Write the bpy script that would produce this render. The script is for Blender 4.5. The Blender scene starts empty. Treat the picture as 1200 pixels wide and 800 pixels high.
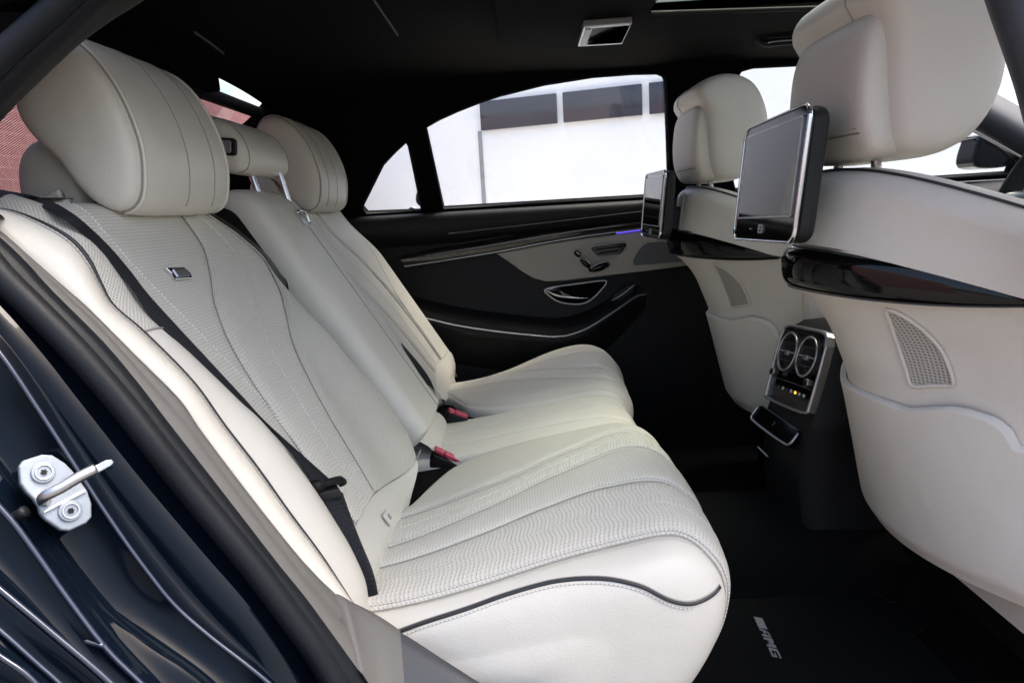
import bpy, bmesh, math, random
from mathutils import Vector, Matrix
from mathutils.bvhtree import BVHTree
random.seed(7)
scn = bpy.context.scene
col = scn.collection
R = math.radians

# ------------------------------------------------------------------ camera
CAM = Vector((0.0, -1.39, 0.80)); F = 800.0
yaw, pit, rol = R(-1.0), R(11.0), R(3.4)
fw = Vector((math.sin(yaw)*math.cos(pit), math.cos(yaw)*math.cos(pit), -math.sin(pit)))
r0 = fw.cross(Vector((0, 0, 1))).normalized(); u0 = r0.cross(fw)
rv = r0*math.cos(rol) - u0*math.sin(rol); uv_ = u0*math.cos(rol) + r0*math.sin(rol)
cd = bpy.data.cameras.new('camera'); cam = bpy.data.objects.new('camera', cd); col.objects.link(cam)
cd.lens = 24.0; cd.sensor_width = 36.0; cd.clip_start = 0.02; cd.clip_end = 500
cam.matrix_world = Matrix(((rv.x, uv_.x, -fw.x, CAM.x), (rv.y, uv_.y, -fw.y, CAM.y), (rv.z, uv_.z, -fw.z, CAM.z), (0, 0, 0, 1)))
cd.dof.use_dof = False
scn.camera = cam

# ------------------------------------------------------------------ sky, sun, exposure
w = bpy.data.worlds.new('World'); scn.world = w; w.use_nodes = True
nt = w.node_tree; bg = nt.nodes['Background']
sky = nt.nodes.new('ShaderNodeTexSky'); sky.sky_type = 'NISHITA'; sky.sun_disc = False
SUN_EL, SUN_AZ = R(64), R(77)
sky.sun_elevation = SUN_EL; sky.sun_rotation = SUN_AZ; sky.air_density = 1.0; sky.dust_density = 7.0; sky.ozone_density = 0.6
nt.links.new(sky.outputs[0], bg.inputs[0]); bg.inputs[1].default_value = 0.15
sl = bpy.data.lights.new('sun', 'SUN'); sl.energy = 1.1; sl.angle = R(24); sl.color = (1, .95, .88)
so = bpy.data.objects.new('sun', sl); col.objects.link(so)
sd = Vector((math.sin(SUN_AZ)*math.cos(SUN_EL), math.cos(SUN_AZ)*math.cos(SUN_EL), math.sin(SUN_EL)))
so.rotation_euler = sd.to_track_quat('Z', 'Y').to_euler(); so.location = sd*20
scn.view_settings.view_transform = 'Standard'; scn.view_settings.look = 'None'
scn.view_settings.exposure = 2.03; scn.view_settings.gamma = 1.0

# ------------------------------------------------------------------ helpers
def ray(px, py): return fw + rv*((px-600)/F) - uv_*((py-400)/F)
def P(px, py, Y): d = ray(px, py); return CAM + d*((Y-CAM.y)/d.y)
def PX(px, py, X): d = ray(px, py); return CAM + d*((X-CAM.x)/d.x)
def PZ(px, py, Z): d = ray(px, py); return CAM + d*((Z-CAM.z)/d.z)
def PP(px, py, o, n): d = ray(px, py); return CAM + d*((o-CAM).dot(n)/d.dot(n))
def V(*a): return Vector(a)

def lerp_tab(tab, t):
    if t <= tab[0][0]: return tab[0][1]
    for (a, fa), (b, fb) in zip(tab, tab[1:]):
        if t <= b:
            k = (t-a)/(b-a)
            return fa + (fb-fa)*k
    return tab[-1][1]
def smooth_tab(tab):
    """monotone-ish cubic through table"""
    xs = [a for a, _ in tab]; ys = [b for _, b in tab]; n = len(xs)
    m = []
    for i in range(n):
        if i == 0: m.append((ys[1]-ys[0])/(xs[1]-xs[0]))
        elif i == n-1: m.append((ys[-1]-ys[-2])/(xs[-1]-xs[-2]))
        else:
            d0 = (ys[i]-ys[i-1])/(xs[i]-xs[i-1]); d1 = (ys[i+1]-ys[i])/(xs[i+1]-xs[i])
            m.append(0 if d0*d1 <= 0 else 2*d0*d1/(d0+d1))
    def f(t):
        if t <= xs[0]: return ys[0]
        if t >= xs[-1]: return ys[-1]
        for i in range(n-1):
            if t <= xs[i+1]:
                h = xs[i+1]-xs[i]; s = (t-xs[i])/h
                return (ys[i]*(2*s**3-3*s*s+1) + m[i]*h*(s**3-2*s*s+s) + ys[i+1]*(-2*s**3+3*s*s) + m[i+1]*h*(s**3-s*s))
    return f
def sstep(a, b, x):
    t = max(0, min(1, (x-a)/(b-a))); return t*t*(3-2*t)
def cat(pts, n, closed=False):
    """Catmull-Rom through points, resampled evenly to n points"""
    p = [Vector(q) for q in pts]; m = len(p); out = []
    segs = m if closed else m-1
    for i in range(segs):
        if closed: a, b, c, d = p[(i-1) % m], p[i], p[(i+1) % m], p[(i+2) % m]
        else: a, b, c, d = p[max(i-1, 0)], p[i], p[i+1], p[min(i+2, m-1)]
        for k in range(16):
            t = k/16
            out.append(.5*((2*b) + (c-a)*t + (2*a-5*b+4*c-d)*t*t + (3*b-a-3*c+d)*t**3))
    out.append(p[0].copy() if closed else p[-1].copy())
    L = [0]
    for a, b in zip(out, out[1:]): L.append(L[-1]+(b-a).length)
    res = []; j = 0
    cnt = n if closed else n-1
    for i in range(n):
        s = L[-1]*i/cnt
        while j < len(L)-2 and L[j+1] < s: j += 1
        k = (s-L[j])/max(L[j+1]-L[j], 1e-9)
        res.append(out[j].lerp(out[j+1], k))
    return res
def link(o, parent):
    col.objects.link(o)
    if parent: o.parent = parent
    return o
def mesh(name, vs, fs, mat, parent=None, uvs=None, smooth=True, mods=None):
    me = bpy.data.meshes.new(name); me.from_pydata([tuple(v) for v in vs], [], fs)
    if uvs:
        ul = me.uv_layers.new(name='UVMap')
        for l in me.loops: ul.data[l.index].uv = uvs[l.vertex_index]
    if smooth: me.polygons.foreach_set('use_smooth', [True]*len(me.polygons))
    me.materials.append(M[mat] if isinstance(mat, str) else mat); me.update()
    o = bpy.data.objects.new(name, me); link(o, parent)
    if mods:
        for k, val in mods:
            if k == 'sub': m_ = o.modifiers.new('s', 'SUBSURF'); m_.levels = m_.render_levels = val
            if k == 'solid': m_ = o.modifiers.new('t', 'SOLIDIFY'); m_.thickness = val; m_.offset = 0
            if k == 'bevel': m_ = o.modifiers.new('b', 'BEVEL'); m_.width = val; m_.segments = 3; m_.limit_method = 'ANGLE'; m_.angle_limit = R(35)
    return o
def grid(name, rows, mat, parent=None, closed=False, mods=None, uvo=(0, 0)):
    nr, nc = len(rows), len(rows[0]); vs = [p for r_ in rows for p in r_]; fs = []
    mid = [r_[nc//2] for r_ in rows]; vl = [0]
    for a, b in zip(mid, mid[1:]): vl.append(vl[-1]+(b-a).length)
    uvs = []
    for i, r_ in enumerate(rows):
        u = 0
        for j, p in enumerate(r_):
            if j: u += (p-r_[j-1]).length
            uvs.append((u+uvo[0], vl[i]+uvo[1]))
    for i in range(nr-1):
        for j in range(nc if closed else nc-1):
            k = (j+1) % nc; fs.append((i*nc+j, i*nc+k, (i+1)*nc+k, (i+1)*nc+j))
    return mesh(name, vs, fs, mat, parent, uvs, True, mods)
def patch(name, f, nu, nv, mat, parent=None, mods=None):
    return grid(name, [[f(j/nu, i/nv) for j in range(nu+1)] for i in range(nv+1)], mat, parent, False, mods)
def loft(name, curves, nc, mat, parent=None, nr=None, mods=None, smooth_across=True):
    """curves: lists of 3d points; resample each to nc and join; optional smoothing across to nr rows"""
    cs = [cat(c, nc) for c in curves]
    if nr:
        colsm = [cat([c[i] for c in cs], nr) if smooth_across else None for i in range(nc)]
        rows = [[colsm[i][j] for i in range(nc)] for j in range(nr)]
    else: rows = cs
    return grid(name, rows, mat, parent, False, mods)
def rings(name, rs, mat, parent=None, cap=True, mods=None):
    """closed rings joined, caps as fans"""
    n = len(rs[0]); vs = [p for r_ in rs for p in r_]; fs = []
    for i in range(len(rs)-1):
        for j in range(n):
            k = (j+1) % n; fs.append((i*n+j, i*n+k, (i+1)*n+k, (i+1)*n+j))
    if cap:
        for idx in (0, len(rs)-1):
            c = sum(rs[idx], Vector())/n; vs.append(c); ci = len(vs)-1
            for j in range(n): fs.append((idx*n+j, idx*n+(j+1) % n, ci) if idx else (idx*n+(j+1) % n, idx*n+j, ci))
    return mesh(name, vs, fs, mat, parent, [(v.y, v.z) for v in vs], True, mods)
def fine(tab, n=44):
    return [(p.x, p.y) for p in cat([(a, b*.25, 0) for a, b in tab], n)]
def tube(name, pts, r, mat, parent=None, n=8, res=None, closed=False, squash=None):
    pts = [Vector(p) for p in pts]
    if res: pts = cat(pts, res, closed)
    m = len(pts); rows = []; up = None
    for i, p in enumerate(pts):
        if closed: t = pts[(i+1) % m]-pts[i-1]
        else: t = pts[min(i+1, m-1)]-pts[max(i-1, 0)]
        t.normalize()
        if up is None:
            up = Vector((0, 0, 1)) if abs(t.z) < .9 else Vector((1, 0, 0))
        up = (up - t*up.dot(t)).normalized(); s = t.cross(up)
        rr = r[min(i, len(r)-1)] if isinstance(r, (list, tuple)) else r
        rows.append([p + s*(rr*math.cos(2*math.pi*k/n)) + up*(rr*math.sin(2*math.pi*k/n)*(squash or 1)) for k in range(n)])
    nc = n; vs = [q for r_ in rows for q in r_]; fs = []; uvs = []; L = 0
    for i in range(m):
        if i: L += (pts[i]-pts[i-1]).length
        uvs += [(L, k/n*.01) for k in range(n)]
    for i in range(m if closed else m-1):
        a = (i+1) % m
        for j in range(n):
            k = (j+1) % n; fs.append((i*n+j, i*n+k, a*n+k, a*n+j))
    if not closed:
        fs.append(tuple(range(n))); fs.append(tuple((m-1)*n+k for k in range(n)))
    return mesh(name, vs, fs, mat, parent, uvs)
def box(name, c, ax, ay, az, mat, parent=None, bev=.002, seg=3):
    """oriented box: centre and three half-axis vectors"""
    c = Vector(c); vs = []
    for sx in (-1, 1):
        for sy in (-1, 1):
            for sz in (-1, 1): vs.append(c + ax*sx + ay*sy + az*sz)
    fs = [(0, 1, 3, 2), (4, 6, 7, 5), (0, 4, 5, 1), (2, 3, 7, 6), (0, 2, 6, 4), (1, 5, 7, 3)]
    return mesh(name, vs, fs, mat, parent, [(v.x, v.y) for v in vs], True, [('bevel', bev)] if bev else None)
def abox(name, x0, x1, y0, y1, z0, z1, mat, parent=None, bev=.002):
    return box(name, ((x0+x1)/2, (y0+y1)/2, (z0+z1)/2), V((x1-x0)/2, 0, 0), V(0, (y1-y0)/2, 0), V(0, 0, (z1-z0)/2), mat, parent, bev)
def plate(name, outer, holes, thick, O, ex, ey, mat, parent=None, bevel=0.0, res=None):
    """flat plate in plane (O, ex, ey) from 2d outlines, with holes, real thickness"""
    cu = bpy.data.curves.new(name, 'CURVE'); cu.dimensions = '2D'; cu.fill_mode = 'BOTH'; cu.extrude = max(thick/2-bevel, 1e-5)
    if bevel: cu.bevel_depth = bevel; cu.bevel_resolution = 2; cu.offset = -bevel
    for poly in [outer]+holes:
        s = cu.splines.new('POLY'); s.points.add(len(poly)-1); s.use_cyclic_u = True
        for q, a in zip(s.points, poly): q.co = (a[0], a[1], 0, 1)
    tmp = bpy.data.objects.new('tmp', cu); col.objects.link(tmp)
    dg = bpy.context.evaluated_depsgraph_get(); dg.update()
    me = bpy.data.meshes.new_from_object(tmp.evaluated_get(dg)); bpy.data.objects.remove(tmp); bpy.data.curves.remove(cu)
    ez = ex.cross(ey).normalized(); me.name = name
    uvs = [(v.co.x, v.co.y) for v in me.vertices]
    for v in me.vertices: v.co = O + ex*v.co.x + ey*v.co.y + ez*v.co.z
    while me.uv_layers: me.uv_layers.remove(me.uv_layers[0])
    ul = me.uv_layers.new(name='UVMap')
    for l in me.loops: ul.data[l.index].uv = uvs[l.vertex_index]
    me.materials.clear(); me.materials.append(M[mat])
    me.polygons.foreach_set('use_smooth', [False]*len(me.polygons)); me.update()
    o = bpy.data.objects.new(name, me); return link(o, parent)
def rrect(w_, h_, r, n=6, cx=0, cy=0):
    out = []
    for sx, sy, a0 in ((1, 1, 0), (-1, 1, 90), (-1, -1, 180), (1, -1, 270)):
        for k in range(n+1):
            a = R(a0+90*k/n); out.append((cx+sx*(w_/2-r)+r*math.cos(a), cy+sy*(h_/2-r)+r*math.sin(a)))
    return out
def ellipse(a, b, n=32, cx=0, cy=0): return [(cx+a*math.cos(2*math.pi*k/n), cy+b*math.sin(2*math.pi*k/n)) for k in range(n)]
def smooth2(pts, n, closed=True): return [(p.x, p.y) for p in cat([(a, b, 0) for a, b in pts], n, closed)]
def thing(name, label, cat_, loc=(0, 0, 0), group=None):
    o = bpy.data.objects.new(name, None); o.empty_display_size = .05; col.objects.link(o)
    return tag(o, label, cat_, group)
def tag(o, label, cat_, group=None):
    o['label'] = label; o['category'] = cat_
    if group: o['group'] = group
    return o
def struct(o): o['kind'] = 'structure'; return o
def bvh(objs):
    vs = []; fs = []
    for o in objs:
        b = len(vs); vs += [v.co.copy() for v in o.data.vertices]; fs += [tuple(b+i for i in p.vertices) for p in o.data.polygons]
    return BVHTree.FromPolygons(vs, fs)
def trace(tree, pix, off=0.0, m=1):
    """pixel outline thrown onto a built surface; returns points lying on it"""
    out = []
    for px, py in pix:
        d = ray(px, py).normalized(); h = tree.ray_cast(CAM, d)
        if h[0] is None: continue
        n_ = h[1] if h[1].dot(d) < 0 else -h[1]
        out.append(h[0] + n_*off)
    return out

# ------------------------------------------------------------------ materials
M = {}
class N:
    def __init__(s, name, base=(.5, .5, .5), rough=.5, metal=0, spec=.5, coat=0, sheen=0):
        s.m = bpy.data.materials.new(name); s.m.use_nodes = True; M[name] = s.m
        s.t = s.m.node_tree; s.b = s.t.nodes['Principled BSDF']
        s.b.inputs['Base Color'].default_value = (*base, 1); s.b.inputs['Roughness'].default_value = rough
        s.b.inputs['Metallic'].default_value = metal; s.b.inputs['Specular IOR Level'].default_value = spec
        s.b.inputs['Coat Weight'].default_value = coat; s.b.inputs['Coat Roughness'].default_value = .03
        s.b.inputs['Sheen Weight'].default_value = sheen
    def node(s, t, **k):
        n_ = s.t.nodes.new(t)
        for a, b in k.items(): setattr(n_, a, b)
        return n_
    def put(s, sock, v):
        if hasattr(v, 'outputs'): s.t.links.new(v.outputs[0], sock)
        elif hasattr(v, 'links'): s.t.links.new(v, sock)
        else: sock.default_value = v
    def math(s, op, a, b=0.0, clamp=False):
        n_ = s.node('ShaderNodeMath', operation=op); n_.use_clamp = clamp; s.put(n_.inputs[0], a); s.put(n_.inputs[1], b); return n_.outputs[0]
    def obj(s): return s.node('ShaderNodeTexCoord').outputs['Object']
    def uv(s):
        sp = s.node('ShaderNodeSeparateXYZ'); s.t.links.new(s.node('ShaderNodeTexCoord').outputs['UV'], sp.inputs[0]); return sp.outputs[0], sp.outputs[1]
    def noise(s, scale, detail=3, vec=None, rough=.5):
        n_ = s.node('ShaderNodeTexNoise'); n_.inputs['Scale'].default_value = scale; n_.inputs['Detail'].default_value = detail; n_.inputs['Roughness'].default_value = rough
        s.t.links.new(vec or s.obj(), n_.inputs['Vector']); return n_.outputs[0]
    def voro(s, scale):
        n_ = s.node('ShaderNodeTexVoronoi'); n_.inputs['Scale'].default_value = scale; s.t.links.new(s.obj(), n_.inputs['Vector']); return n_.outputs['Distance']
    def bump(s, h, dist=.001, strength=1.0):
        n_ = s.node('ShaderNodeBump'); n_.inputs['Distance'].default_value = dist; n_.inputs['Strength'].default_value = strength
        s.put(n_.inputs['Height'], h); prev = s.b.inputs['Normal'].links
        if prev: s.t.links.new(prev[0].from_socket, n_.inputs['Normal'])
        s.t.links.new(n_.outputs[0], s.b.inputs['Normal'])
    def mix(s, fac, a, b):
        n_ = s.node('ShaderNodeMix', data_type='RGBA'); s.put(n_.inputs[0], fac); ins = [i for i in n_.inputs if i.type == 'RGBA']
        for i, v in zip(ins, (a, b)):
            if isinstance(v, tuple): i.default_value = (*v, 1)
            else: s.t.links.new(v, i)
        return [o for o in n_.outputs if o.type == 'RGBA'][0]
    def color(s, sock): s.t.links.new(sock, s.b.inputs['Base Color'])
    def vary(s, c1, c2, scale=6, detail=4):
        s.color(s.mix(s.noise(scale, detail), c1, c2))
    def rvary(s, lo, hi, scale):
        r_ = s.node('ShaderNodeMapRange'); r_.inputs['To Min'].default_value = lo; r_.inputs['To Max'].default_value = hi
        s.put(r_.inputs[0], s.noise(scale, 4)); s.t.links.new(r_.outputs[0], s.b.inputs['Roughness'])

LEA1, LEA2 = (.645, .62, .555), (.585, .56, .495)
def leather(name, kind='plain'):
    n = N(name, LEA1, .42, spec=.4)
    n.rvary(.36, .52, 9)
    base = n.mix(n.noise(5, 5), LEA1, LEA2)
    n.bump(n.noise(11, 2), .008, .30)
    n.bump(n.noise(38, 3), .003, .14)           # soft creases
    n.bump(n.voro(480), .0005, .4)                # grain
    if kind != 'plain':
        u, v = n.uv()
        sp = {'fine': .0048, 'dots': .0052, 'rib': .0060}[kind]
        def frac(x): return n.math('FRACT', x)
        if kind in ('fine', 'dots'):
            def cell(du, dv):
                a = n.math('SUBTRACT', frac(n.math('ADD', n.math('DIVIDE', u, sp), du)), .5)
                b = n.math('SUBTRACT', frac(n.math('ADD', n.math('DIVIDE', v, sp), dv)), .5)
                return n.math('SQRT', n.math('ADD', n.math('MULTIPLY', a, a), n.math('MULTIPLY', b, b)))
            d = cell(0, 0) if kind == 'fine' else n.math('MINIMUM', cell(0, 0), cell(.5, .5))
            r_ = .20 if kind == 'fine' else .19
            hole = n.math('SUBTRACT', 1.0, n.math('MULTIPLY', n.math('SUBTRACT', d, r_*.6), 1/(r_*.9), True), True)
            n.bump(n.math('SUBTRACT', 1.0, hole), .0008, .7)
            n.color(n.mix(n.math('MULTIPLY', hole, .5), base, (.10, .09, .075)))
        else:
            wob = n.math('MULTIPLY', n.math('SINE', n.math('MULTIPLY', u, 2*math.pi/.055)), .0020)
            vv = n.math('ADD', v, wob)
            ph = frac(n.math('DIVIDE', vv, sp))
            rib = n.math('SINE', n.math('MULTIPLY', ph, math.pi))
            n.bump(n.math('POWER', rib, .6),   .0010, .65)
            a = n.math('SUBTRACT', frac(n.math('DIVIDE', u, .0075)), .5)
            b = n.math('SUBTRACT', ph, .5)
            b = n.math('SUBTRACT', .5, n.math('ABSOLUTE', b))
            d = n.math('SQRT', n.math('ADD', n.math('MULTIPLY', a, a), n.math('MULTIPLY', b, b)))
            hole = n.math('SUBTRACT', 1.0, n.math('MULTIPLY', n.math('SUBTRACT', d, .13), 9.0, True), True)
            n.color(n.mix(n.math('MULTIPLY', hole, .34), base, (.16, .145, .125)))
    else: n.color(base)
leather('leather'); leather('leather_fine', 'fine'); leather('leather_dots', 'dots'); leather('leather_rib', 'rib')
n = N('stitch', (.5, .48, .44), .6); u, v = n.uv()
n.color(n.mix(n.math('GREATER_THAN', n.math('FRACT', n.math('DIVIDE', u, .0052)), .32), (.38, .36, .32), (.66, .64, .59)))
n = N('seam', (.3, .28, .25), .7); n.vary((.32, .305, .27), (.25, .235, .205), 60)
n = N('piping', (.018, .019, .022), .45); n.bump(n.noise(500), .0004, .4); n.vary((.016, .017, .02), (.026, .027, .03), 40)
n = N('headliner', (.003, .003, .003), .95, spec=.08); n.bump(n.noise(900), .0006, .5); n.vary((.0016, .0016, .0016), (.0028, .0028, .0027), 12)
n = N('black_plastic', (.012, .0125, .013), .5, spec=.3); n.bump(n.voro(700), .0003, .4); n.vary((.0055, .0058, .006), (.009, .0093, .0096), 14); n.rvary(.42, .6, 20)
n = N('black_leather', (.013, .0135, .015), .55, spec=.25); n.bump(n.voro(450), .0006, .5); n.bump(n.noise(25), .003, .3); n.vary((.0045, .0048, .0056), (.0075, .0078, .0088), 9)
n = N('carpet', (.006, .0065, .0075), .95, spec=.15); n.bump(n.noise(600, 5), .004, 1); n.vary((.0014, .0015, .0018), (.0036, .0038, .0044), 180, 6)
n = N('mat_carpet', (.009, .0095, .011), .9, spec=.15); n.bump(n.noise(700, 5), .003, 1); n.vary((.0022, .0024, .0028), (.0048, .005, .0056), 220, 6)
n = N('piano', (.006, .006, .0065), .06, spec=.3); n.vary((.002, .002, .0022), (.0035, .0033, .0032), 8); n.rvary(.04, .12, 30)
n = N('wood', (.02, .015, .012), .12, coat=1)
wv = n.node('ShaderNodeTexWave'); wv.inputs['Scale'].default_value = 9; wv.inputs['Distortion'].default_value = 6; wv.bands_direction = 'Z'; n.t.links.new(n.obj(), wv.inputs['Vector'])
n.color(n.mix(wv.outputs[0], (.012, .010, .010), (.035, .028, .024)))
n = N('chrome', (.75, .75, .76), .16, 1); n.rvary(.1, .24, 60); n.vary((.78, .78, .79), (.66, .66, .68), 30)
n = N('satin_metal', (.5, .5, .51), .34, 1); n.rvary(.28, .42, 80); n.vary((.52, .52, .53), (.44, .44, .45), 40)
n = N('zinc', (.5, .53, .57), .4, .3); n.rvary(.28, .45, 60); n.vary((.27, .30, .335), (.20, .23, .265), 25); n.bump(n.noise(180), .0008, .3)
n = N('paint', (.004, .0065, .012), .10, coat=0, spec=.13); n.vary((.0014, .003, .0062), (.0022, .0042, .0085), 8); n.rvary(.03, .07, 18)
n = N('paint_glint', (.01, .014, .03), .14, spec=.5); n.b.inputs['IOR'].default_value = 1.7; n.vary((.01, .014, .03), (.014, .018, .036), 8)  # crease highlights built in: lighter, more reflective copy of the body paint
n = N('rubber', (.01, .012, .016), .5, spec=.2); n.bump(n.noise(300), .0005, .5); n.vary((.0038, .005, .0072), (.0068, .0085, .012), 16); n.rvary(.45, .62, 25)
n = N('grey_plastic', (.1, .1, .1), .6, spec=.3); n.bump(n.voro(600), .0004, .5); n.vary((.12, .117, .11), (.095, .093, .088), 7)
n = N('dark_trim', (.030, .034, .041), .55); n.bump(n.voro(600), .0004, .5); n.vary((.027, .031, .038), (.037, .041, .048), 7)
n = N('webbing', (.016, .018, .024), .6, spec=.3); u, v = n.uv()
n.bump(n.math('SINE', n.math('MULTIPLY', n.math('ADD', v, n.math('MULTIPLY', u, .5)), 2*math.pi/.0022)), .0005, .8)
n.bump(n.math('SINE', n.math('MULTIPLY', u, 2*math.pi/.006)), .0005, .5); n.vary((.006, .0075, .011), (.011, .013, .018), 30)
n = N('buckle_red', (.5, .05, .085), .4); n.vary((.52, .055, .09), (.42, .045, .075), 40)
n = N('buckle_black', (.01, .01, .011), .5, spec=.2); n.vary((.005, .005, .0055), (.008, .008, .0085), 30); n.rvary(.32, .5, 40)
n = N('screen', (.02, .018, .018), .04, coat=0); n.rvary(.03, .06, 12); n.b.inputs['IOR'].default_value = 1.42; n.vary((.0018, .0016, .0017), (.003, .0026, .0026), 5)
n = N('door_grey', (.09, .095, .10), .7); n.bump(n.voro(1200), .0005, .8); n.vary((.085, .09, .095), (.11, .115, .12), 60)
n = N('insert_leather', (.33, .30, .265), .5); n.bump(n.voro(450), .0005, .4); n.vary((.34, .31, .275), (.28, .26, .225), 6)
n = N('silver_thread', (.35, .35, .36), .5, .3); n.bump(n.noise(900), .0008, .8); n.vary((.38, .38, .39), (.26, .26, .27), 120)
n = N('white_print', (.6, .6, .6), .5); n.vary((.6, .6, .6), (.5, .5, .5), 50)
n = N('amber', (.7, .4, .05), .4); n.b.inputs['Emission Color'].default_value = (1, .55, .08, 1); n.b.inputs['Emission Strength'].default_value = .35; n.vary((.7, .4, .05), (.6, .33, .04), 30)
n = N('ambient_blue', (.05, .04, .3), .4); n.b.inputs['Emission Color'].default_value = (.14, .08, 1, 1); n.b.inputs['Emission Strength'].default_value = .35; n.vary((.05, .04, .3), (.06, .05, .35), 30)
n = N('grille_cloth', (.40, .375, .33), .6); u, v = n.uv()
def _cell(n, u, v, sp, r_):
    a = n.math('SUBTRACT', n.math('FRACT', n.math('DIVIDE', u, sp)), .5); b = n.math('SUBTRACT', n.math('FRACT', n.math('DIVIDE', v, sp)), .5)
    return n.math('LESS_THAN', n.math('MAXIMUM', n.math('ABSOLUTE', a), n.math('ABSOLUTE', b)), r_)
h = _cell(n, u, v, .0042, .26); n.color(n.mix(h, (.42, .40, .355), (.14, .13, .115))); n.bump(n.math('SUBTRACT', 1.0, h), .001, .8)
# exterior
n = N('white_wall', (.80, .80, .79), .8); n.vary((.88, .88, .87), (.84, .84, .83), 1.2, 6); n.bump(n.noise(40), .01, .3)
n = N('wall_glass', (.03, .03, .045), .12, spec=.5); n.vary((.028, .028, .04), (.05, .05, .065), .8)
n = N('grey_concrete', (.3, .3, .3), .85); n.vary((.32, .32, .315), (.22, .22, .22), 3, 6); n.bump(n.noise(30), .01, .5)
n = N('concrete_paving', (.22, .21, .2), .9); n.vary((.11, .105, .098), (.15, .143, .133), 2, 8); n.bump(n.noise(90, 6), .01, .6)
n = N('pale_bounce_paving', (.6, .59, .56), .9); n.vary((.62, .61, .58), (.54, .53, .505), 2, 8); n.bump(n.noise(90, 6), .01, .6)  # pale so that it bounces light onto the white wall
n = N('brick', (.36, .15, .13), .85)
br = n.node('ShaderNodeTexBrick'); br.inputs['Scale'].default_value = 1; br.inputs['Brick Width'].default_value = .24; br.inputs['Row Height'].default_value = .08; br.inputs['Mortar Size'].default_value = .008
br.inputs['Color1'].default_value = (.25, .135, .14, 1); br.inputs['Color2'].default_value = (.21, .115, .12, 1); br.inputs['Mortar'].default_value = (.25, .16, .16, 1)
n.t.links.new(n.node('ShaderNodeTexCoord').outputs['UV'], br.inputs['Vector']); n.color(br.outputs[0]); n.bump(br.outputs[1], .006, -.6)
def glassmat(name, tint, gloss):
    m = bpy.data.materials.new(name); m.use_nodes = True; t = m.node_tree; t.nodes.remove(t.nodes['Principled BSDF'])
    out = t.nodes['Material Output']; tr = t.nodes.new('ShaderNodeBsdfTransparent'); gl = t.nodes.new('ShaderNodeBsdfGlossy'); mx = t.nodes.new('ShaderNodeMixShader'); fr = t.nodes.new('ShaderNodeMath'); fr.operation = 'MULTIPLY_ADD'; fr.inputs[1].default_value = .9; fr.inputs[2].default_value = .035
    lw = t.nodes.new('ShaderNodeLayerWeight'); lw.inputs[0].default_value = .5; pw = t.nodes.new('ShaderNodeMath'); pw.operation = 'POWER'; pw.inputs[1].default_value = 5.0
    t.links.new(lw.outputs['Facing'], pw.inputs[0]); t.links.new(pw.outputs[0], fr.inputs[0])
    tr.inputs[0].default_value = (*tint, 1); gl.inputs['Roughness'].default_value = .01; gl.inputs[0].default_value = (gloss, gloss, gloss, 1)
    nz = t.nodes.new('ShaderNodeTexNoise'); nz.inputs['Scale'].default_value = 3; bp = t.nodes.new('ShaderNodeBump'); bp.inputs['Distance'].default_value = .0005; bp.inputs['Strength'].default_value = .1
    t.links.new(nz.outputs[0], bp.inputs['Height']); t.links.new(bp.outputs[0], gl.inputs['Normal'])
    t.links.new(fr.outputs[0], mx.inputs[0]); t.links.new(tr.outputs[0], mx.inputs[1]); t.links.new(gl.outputs[0], mx.inputs[2]); t.links.new(mx.outputs[0], out.inputs[0]); M[name] = m
glassmat('glass', (.90, .92, .92), .9); glassmat('roof_tint', (.30, .335, .30), .9)
def blindmat():
    m = bpy.data.materials.new('blind_mesh'); m.use_nodes = True; t = m.node_tree; b = t.nodes['Principled BSDF']; out = t.nodes['Material Output']
    b.inputs['Base Color'].default_value = (.03, .022, .024, 1); b.inputs['Roughness'].default_value = .7
    tc = t.nodes.new('ShaderNodeTexCoord'); sp = t.nodes.new('ShaderNodeSeparateXYZ'); t.links.new(tc.outputs['UV'], sp.inputs[0])
    def mt(op, a, b_):
        q = t.nodes.new('ShaderNodeMath'); q.operation = op
        for i, x in zip(q.inputs, (a, b_)):
            if hasattr(x, 'links'): t.links.new(x, i)
            else: i.default_value = x
        return q.outputs[0]
    fa = mt('ABSOLUTE', mt('SUBTRACT', mt('FRACT', mt('DIVIDE', mt('ADD', sp.outputs[0], mt('MULTIPLY', sp.outputs[1], .3)), .0075), 0), .5), 0)
    thread = mt('LESS_THAN', fa, .24)
    tr = t.nodes.new('ShaderNodeBsdfTransparent'); tr.inputs[0].default_value = (.85, .72, .75, 1); mx = t.nodes.new('ShaderNodeMixShader')
    k = mt('ADD', mt('MULTIPLY', thread, .42), .32)
    t.links.new(k, mx.inputs[0]); t.links.new(tr.outputs[0], mx.inputs[1]); t.links.new(b.outputs[0], mx.inputs[2]); t.links.new(mx.outputs[0], out.inputs[0]); M['blind_mesh'] = m
blindmat()

# ================================================================== the setting
def sheet(name, x0, x1, y0, y1, z, mat, nx=2, ny=2, fz=None):
    return struct(patch(name, lambda a, b: V(x0+(x1-x0)*a, y0+(y1-y0)*b, z+(fz(a, b) if fz else 0)), nx, ny, mat))
# ground outside: leaves the cabin alone (it lies below the car floor)
sheet('ground', -120, 120, -120, 120, -.42, 'concrete_paving', 4, 4)
sheet('bounce_pavement', -10, 14, 1.5, 11, -.415, 'pale_bounce_paving', 4, 4)  # unseen pale ground, added as a reflector to brighten the building wall
sheet('cabin_floor', -.45, 1.75, -.76, .76, 0.0, 'carpet', 40, 30, lambda a, b: .010*math.sin(a*9)*math.sin(b*7))
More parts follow.
